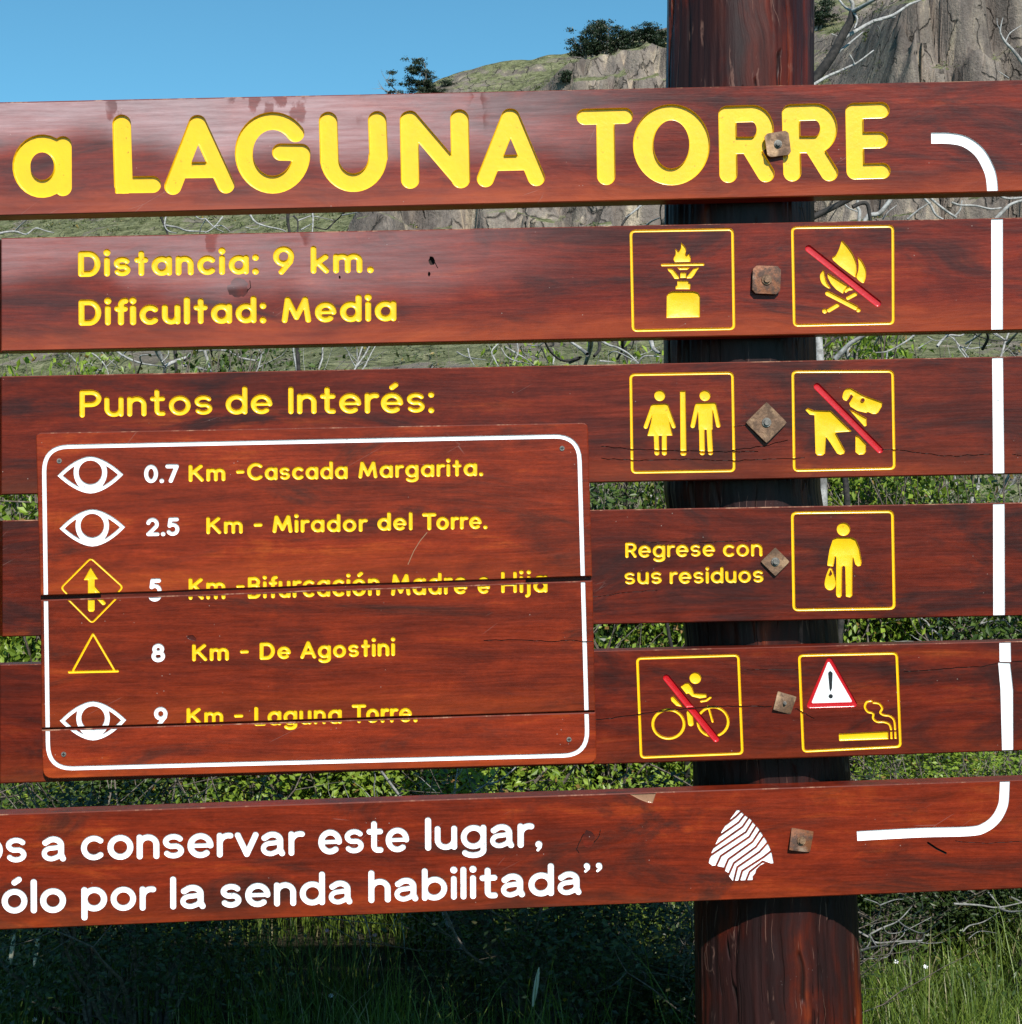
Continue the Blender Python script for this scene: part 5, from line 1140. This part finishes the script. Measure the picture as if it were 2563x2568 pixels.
traced('curved pale boughs over the leaves just right of the post in the second gap', TJ, 3.9, [([(570, 290), (620, 235), (680, 175), (760, 130), (830, 80)], 44), ([(880, 60), (890, 120), (850, 190)], 26), ([(1180, 85), (1080, 165), (950, 235), (860, 245)], 18), ([(945, 240), (940, 300)], 14), ([(1310, 200), (1350, 150), (1400, 118), (1480, 122), (1530, 85)], 22), ([(1240, 130), (1300, 158), (1390, 150)], 9), ([(1170, 215), (1280, 150)], 12), ([(1520, 180), (1600, 130), (1650, 95)], 18), ([(1820, 180), (1900, 95)], 26), ([(1400, 90), (1440, 110)], 10), ([(1480, 200), (1560, 215), (1700, 190)], 12)], [([(480, 210), (560, 150), (640, 110)], 16), ([(1640, 220), (1680, 140), (1660, 80)], 24), ([(1560, 90), (1620, 130), (1760, 160), (1880, 140)], 12)], (570, 290), 9, w0=44)

# evergreen beech trees on the ridge and shrubs on the slope
def ridge_tree(px, py, Yd, h, wd, seed, label, dens=900, lean=0.):
    dens = int(dens * 1.7)
    r_ = random.Random(seed); nr_ = np.random.default_rng(seed); b0 = P(px, py, Yd); z = land_z(b0.x, Yd) - .15
    o = empty('ridge_tree', (b0.x, Yd, z), label=label, cat='tree', group='dark trees on the ridge')
    tb = Tubes(); ends = []
    for i in range(3): branch(tb, (r_.uniform(-.15, .15) * wd, 0, 0), (r_.uniform(-.5, .5) + lean, r_.uniform(-.3, .3), 1), h * .45, .10, 2, r_, .3, 5, ends, .05, (2, 4), .62, 5)
    tb.build('trunk', RB, o)
    E = np.array(ends); E = E[(np.abs(E[:, 0]) < wd * .62) & (E[:, 2] < h)]; E = E[E[:, 2] > .18 * h]
    e2 = np.stack([nr_.normal(size=60) * wd * .30, nr_.normal(size=60) * wd * .2, nr_.uniform(.2, .86, 60) * h], 1); e2[:, 0] *= 1.15 - .6 * (e2[:, 2] / h)
    cc = np.concatenate([E[nr_.integers(0, len(E), 60)], e2]); k = nr_.integers(0, len(cc), dens * 3)
    C_n = cc[k] + nr_.normal(size=(dens * 3, 3)) * np.array([.17, .16, .06]); N = np.tile([0, -.3, 1.], (dens * 3, 1)) + nr_.normal(size=(dens * 3, 3)) * .4
    V, F = leaves(C_n, N, .14, nr_, .55); mesh_np('foliage', V, F, TREEL, o); return o
CT = (900, 0, 2.3512)
def rt(x, yb, Yd, hpx, wpx, seed, label, **k):
    (px, py), = T(CT)([(x, yb)]); s_ = (Yd + DIST) / FPX / CT[2]; return ridge_tree(px, py, Yd, hpx * s_, wpx * s_, seed, label, **k)
rt(345, 565, 115, 440, 270, 1, 'lone wind-shaped dark tree on the ridge above the middle of the title', dens=2300)
rt(180, 560, 118, 60, 70, 2, 'tiny dark shrub-like tree left of the lone ridge tree', dens=200)
rt(520, 560, 118, 50, 90, 12, 'tiny low tree right of the lone ridge tree', dens=160)
rt(1360, 365, 108, 265, 190, 3, 'leftmost tall tree of the dark clump beside the post top', dens=1300)
rt(1440, 355, 108.5, 280, 170, 4, 'tallest tree in the middle of the dark clump beside the post top', dens=1300)
rt(1560, 345, 108.5, 205, 210, 5, 'broad tree right of the middle of the dark clump', dens=1200)
rt(1690, 325, 109, 165, 190, 6, 'dark tree near the post, second from the right of the clump', dens=1100)
rt(1790, 300, 109.5, 190, 170, 7, 'dark tree partly hidden by the left edge of the post top', dens=1100)
rt(1240, 405, 106, 95, 90, 8, 'small dark bushy tree at the left foot of the clump', dens=350)
rt(780, 540, 98, 75, 70, 9, 'small grey-green shrub on the grassy crest below the sky', dens=220)
(px_, py_), = T(TR)([(870, 40)]); ridge_tree(px_, py_, 112, 2.6, 3.2, 14, 'dark tree at the very top just right of the post', 1200)
for i, (x, y, Yd, h_) in enumerate([(1655, 320, 86, 1.6), (1660, 410, 84, 1.3), (1310, 22, 100, 1.2), (1500, 15, 104, 1.)]):
    (px_, py_), = T(TR)([(x, y)]); ridge_tree(px_, py_, Yd, h_, h_ * 1.1, 30 + i, ['round dark shrub growing on the rock face near the right edge', 'small shrub at the foot of the rock face near the right edge', 'small shrub on the grass beside the pale forked branch', 'small shrub on the crest above the cliffs'][i], 250)
# countless low shrubs and tussocks of the slope
def slope_shrubs():
    r_ = np.random.default_rng(5); Vs, Fs, o = [], [], 0
    N = 3800; X = r_.uniform(-40, 46, N); Y = 13 + 100 * r_.uniform(0, 1, N) ** 1.1; keep = np.abs(X) < (Y + 3) * .40 + 3; X, Y = X[keep], Y[keep]
    Z = land(X, Y); Zy = land(X, Y + .6)
    for x, y, z, zy in zip(X, Y, Z, Zy):
        if (zy - z) > .75: continue
        s_ = r_.uniform(.10, .42) * (1 + .3 * (y > 70)); n = 36
        C_n = r_.normal(size=(n, 3)) * np.array([.5, .5, .3]) * s_; C_n[:, 2] = np.abs(C_n[:, 2]); C_n += [x, y, z]
        V, F = leaves(C_n, np.tile([0, -.2, 1.], (n, 1)), s_ * .32, r_, .6); Vs.append(V); Fs.append(F + o); o += len(V)
    return tag(mesh_np('slope_shrubs', np.concatenate(Vs), np.concatenate(Fs), SHRUBL), kind='stuff', label='low shrubs and tussocks scattered over the hillside', cat='ground cover')
slope_shrubs()
def boulders():
    b = NB('boulder_rock'); tc = b.n('TexCoord').outputs['Object']; n = b.noise(tc, 3, 6, .7)
    b.set(Base_Color=b.ramp(n, [(.3, (.10, .088, .078)), (.5, (.19, .165, .14)), (.7, (.30, .26, .21))]), Roughness=.9); b.bump(b.noise(tc, 2.2, 8, .75), 1., .35)
    r_ = random.Random(3)
    ico = []
    import bmesh
    for v in range(4):
        bm = bmesh.new(); bmesh.ops.create_icosphere(bm, subdivisions=3, radius=1)
        for q in bm.verts:
            p = q.co; f = 1 + .35 * (float(fbm(np.array([p.x * 1.3 + v * 9]), np.array([p.y * 1.3 + p.z * 1.7]), 3, v)[0]) - .5) * 2; q.co = Vector((p.x * f, p.y * f * .8, p.z * f * .75))
        me = bpy.data.meshes.new('boulder'); bm.to_mesh(me); bm.free(); me.materials.append(b.m); ico.append(me)
    spots = [(860, 905, 16, .42), (500, 890, 14, .3), (440, 925, 12, .25), (620, 930, 11, .35), (1060, 600, 56, 1.1), (1010, 580, 58, .8), (1450, 870, 18, .5), (760, 590, 52, .7), (1560, 850, 20, .6), (150, 590, 50, .9), (1700, 540, 62, .9), (1180, 560, 60, .7)]
    words = ['grey boulder among dead branches left of centre', 'small boulder low in the second gap at the left', 'brown stone behind the dark bush at the left', 'flat dark stone under the dead branches', 'rounded boulder below the title near the middle', 'boulder left of the rounded one below the title', 'boulder behind dead twigs left of the post', 'rock on the slope above the word about distance', 'boulder close to the left side of the post', 'rock on the green slope at the far left', 'rock at the foot of the cliff beside the post', 'rock on the slope left of the post']
    for (px, py, Yd, s_), lb in zip(spots, words):
        p = P(px, py, Yd); o = bpy.data.objects.new('boulder', r_.choice(ico)); COL.objects.link(o); o.location = (p.x, Yd, land_z(p.x, Yd) + s_ * .2); o.scale = (s_ * 1.2, s_, s_); o.rotation_euler = (0, 0, r_.uniform(0, 6)); tag(o, lb, 'boulder', 'boulders on the slope')
        for q in o.data.polygons: q.use_smooth = True
boulders()

# grass round the foot of the sign
def grass(name, n, box, hmin, hmax, wd, seed, mat, dens=None):
    r_ = np.random.default_rng(seed); X = r_.uniform(box[0], box[1], n); Y = r_.uniform(box[2], box[3], n)
    k = fbm(X * 1.6, Y * 1.6, 3, seed) ; keep = k > r_.uniform(.25, .62, n); X, Y, k = X[keep], Y[keep], k[keep]; n = len(X)
    Z = land(X, Y); h = r_.uniform(hmin, hmax, n) * (.5 + k); a = r_.uniform(0, 6.28, n); lean = r_.uniform(.05, .75, n) * h
    d = np.stack([np.cos(a), np.sin(a), a * 0], 1); s_ = np.stack([-np.sin(a + r_.normal(size=n) * .6), np.cos(a), a * 0], 1); B = np.stack([X, Y, Z], 1)
    lv = []
    for t, ww in ((0, 1.), (.38, .85), (.72, .55), (1., .06)):
        c = B + d * (lean * t ** 2)[:, None] + np.array([0, 0, 1]) * (h * (t - .25 * t * t * lean / h))[:, None]
        lv += [c - s_ * (wd * ww * .5), c + s_ * (wd * ww * .5)]
    V = np.stack(lv, 1).reshape(-1, 3); I = np.arange(n)[:, None] * 8
    F = np.concatenate([I + [[0, 1, 3, 2]], I + [[2, 3, 5, 4]], I + [[4, 5, 7, 6]]])
    return mesh_np(name, V, F, mat)
tag(grass('grass', 60000, (-2.2, 2.6, .1, 4.2), .10, .30, .0045, 4, GRASSM), 'green grass growing under and behind the sign', 'grass', kind='stuff')
tag(grass('turf', 26000, (.45, 2.4, .7, 2.7), .06, .20, .0055, 14, GRASSM), 'thick sunlit turf to the right of the post foot', 'grass', kind='stuff')
tag(grass('tall_grass', 2600, (-2.0, 2.4, .3, 3.6), .30, .52, .0035, 8, GRASSM), 'taller thin grass stems standing out of the turf', 'grass', kind='stuff')
def groundcover():
    r_ = np.random.default_rng(15); n = 16000; X = r_.uniform(-2.2, 2.5, n); Y = r_.uniform(.8, 4., n); k = fbm(X * 2, Y * 2, 3, 77) > .48; X, Y = X[k], Y[k]
    C_n = np.stack([X, Y, land(X, Y) + r_.uniform(.02, .2, len(X))], 1); V, F = leaves(C_n, np.tile([0, -.2, 1.], (len(X), 1)), .028, r_)
    tag(mesh_np('leafy_ground_cover', V, F, LEAF2), 'low leafy weeds mixed into the grass', 'ground cover', kind='stuff')
groundcover()
# small flowers and a seed head
PET = NB('white_petal').set(Base_Color=(.8, .8, .8), Roughness=.6).m; YP = NB('yellow_petal').set(Base_Color=(.75, .5, .03), Roughness=.6).m; PK = NB('pink_petal').set(Base_Color=(.62, .28, .32), Roughness=.6).m; GS = NB('flower_stem').set(Base_Color=(.12, .18, .04), Roughness=.6).m
def flower(px, py, Y, mat, label, r=.008, n=7):
    p = P(px, py, Y); z = land_z(p.x, Y); o = empty('wildflower', (p.x, Y, z), label=label, cat='flower', group='small wildflowers in the grass')
    h = max(.04, p.z - z); tb = Tubes(); tb.add([(0, 0, 0), (.01, 0, h * .5), (0, 0, h)], [.0012] * 3, 4); tb.build('stem', GS, o)
    V, F = [(0, 0, h + .001)], []
    for i in range(n):
        a = 2 * math.pi * i / n; b_ = .36; s_ = len(V); q = lambda rr, aa, zz: (math.cos(a + aa) * rr, math.sin(a + aa) * rr * .6 - zz * .8, h + zz * 1.0 + math.sin(a + aa) * rr * .7)
        V += [q(r * .55, -b_, .001), q(r, -b_ * .5, .002), q(r, b_ * .5, .002), q(r * .55, b_, .001)]; F.append((0, s_, s_ + 1, s_ + 2, s_ + 3))
    mesh_np('petals', V, F, mat, o)
for i, (px, py, Y, mt, lb) in enumerate([(2247, 2413, 1.9, PET, 'white daisy just right of the post foot'), (2321, 2425, 1.9, PET, 'white daisy in the grass at the lower right'), (1697, 2451, 1.8, PET, 'white daisy left of the post foot'),
        (1457, 2548, 1.75, PET, 'white daisy on the bottom edge in the middle'), (1375, 2552, 1.75, PET, 'white daisy left of the one on the bottom edge'), (87, 2558, 1.8, PET, 'white flower at the lower left'), (830, 2498, 1.8, PET, 'white flower low left of the pale seed head'),
        (422, 2326, 2.4, YP, 'yellow flower touching the lower edge of the bottom plank'), (1417, 2508, 1.7, YP, 'cream flower right of the pale seed head'), (940, 2346, 2.4, PK, 'pink flower in the shade under the sign'), (820, 2334, 2.5, PK, 'pale pink flower left of the pink one'), (210, 2530, 1.7, YP, 'orange-yellow weed flower at the lower left'), (1500, 2480, 1.9, PET, 'white daisy in the shade left of the post'), (1742, 2470, 2., PET, 'white daisy close to the left side of the post foot')]): flower(px, py, Y, mt, lb)
def seedhead(px, py, Y, label, h2=.11):
    p = P(px, py, Y); z = land_z(p.x, Y); o = empty('grass_seed_head', (p.x, Y, z), label=label, cat='grass stalk', group='grass stalks with seed heads'); h = p.z - z
    tb = Tubes(); tb.add([(-.06, 0, 0), (-.045, 0, h * .5), (-.02, 0, h - h2)], [.0015] * 3, 4); tb.build('stem', GS, o)
    tb = Tubes(); t = np.linspace(0, 1, 9); tb.add(np.stack([-.02 + .02 * t, t * 0, h - h2 + h2 * t], 1), .0068 * np.sin(np.pi * np.clip(t * .94 + .05, 0, 1)) ** .6, 8)
    b = NB('seed_head'); b.set(Base_Color=(.62, .60, .45), Roughness=.9); b.bump(b.noise(b.n('TexCoord').outputs['Object'], 500, 3), 1., .003); tb.build('seed_head', b.m, o)
seedhead(1352, 2425, 1.35, 'upright pale seed head whose tip catches the sun left of the post')
seedhead(100, 2330, 1.5, 'dim seed head under the bottom plank at the far left'); seedhead(38, 2335, 1.5, 'leftmost dim seed head under the bottom plank')
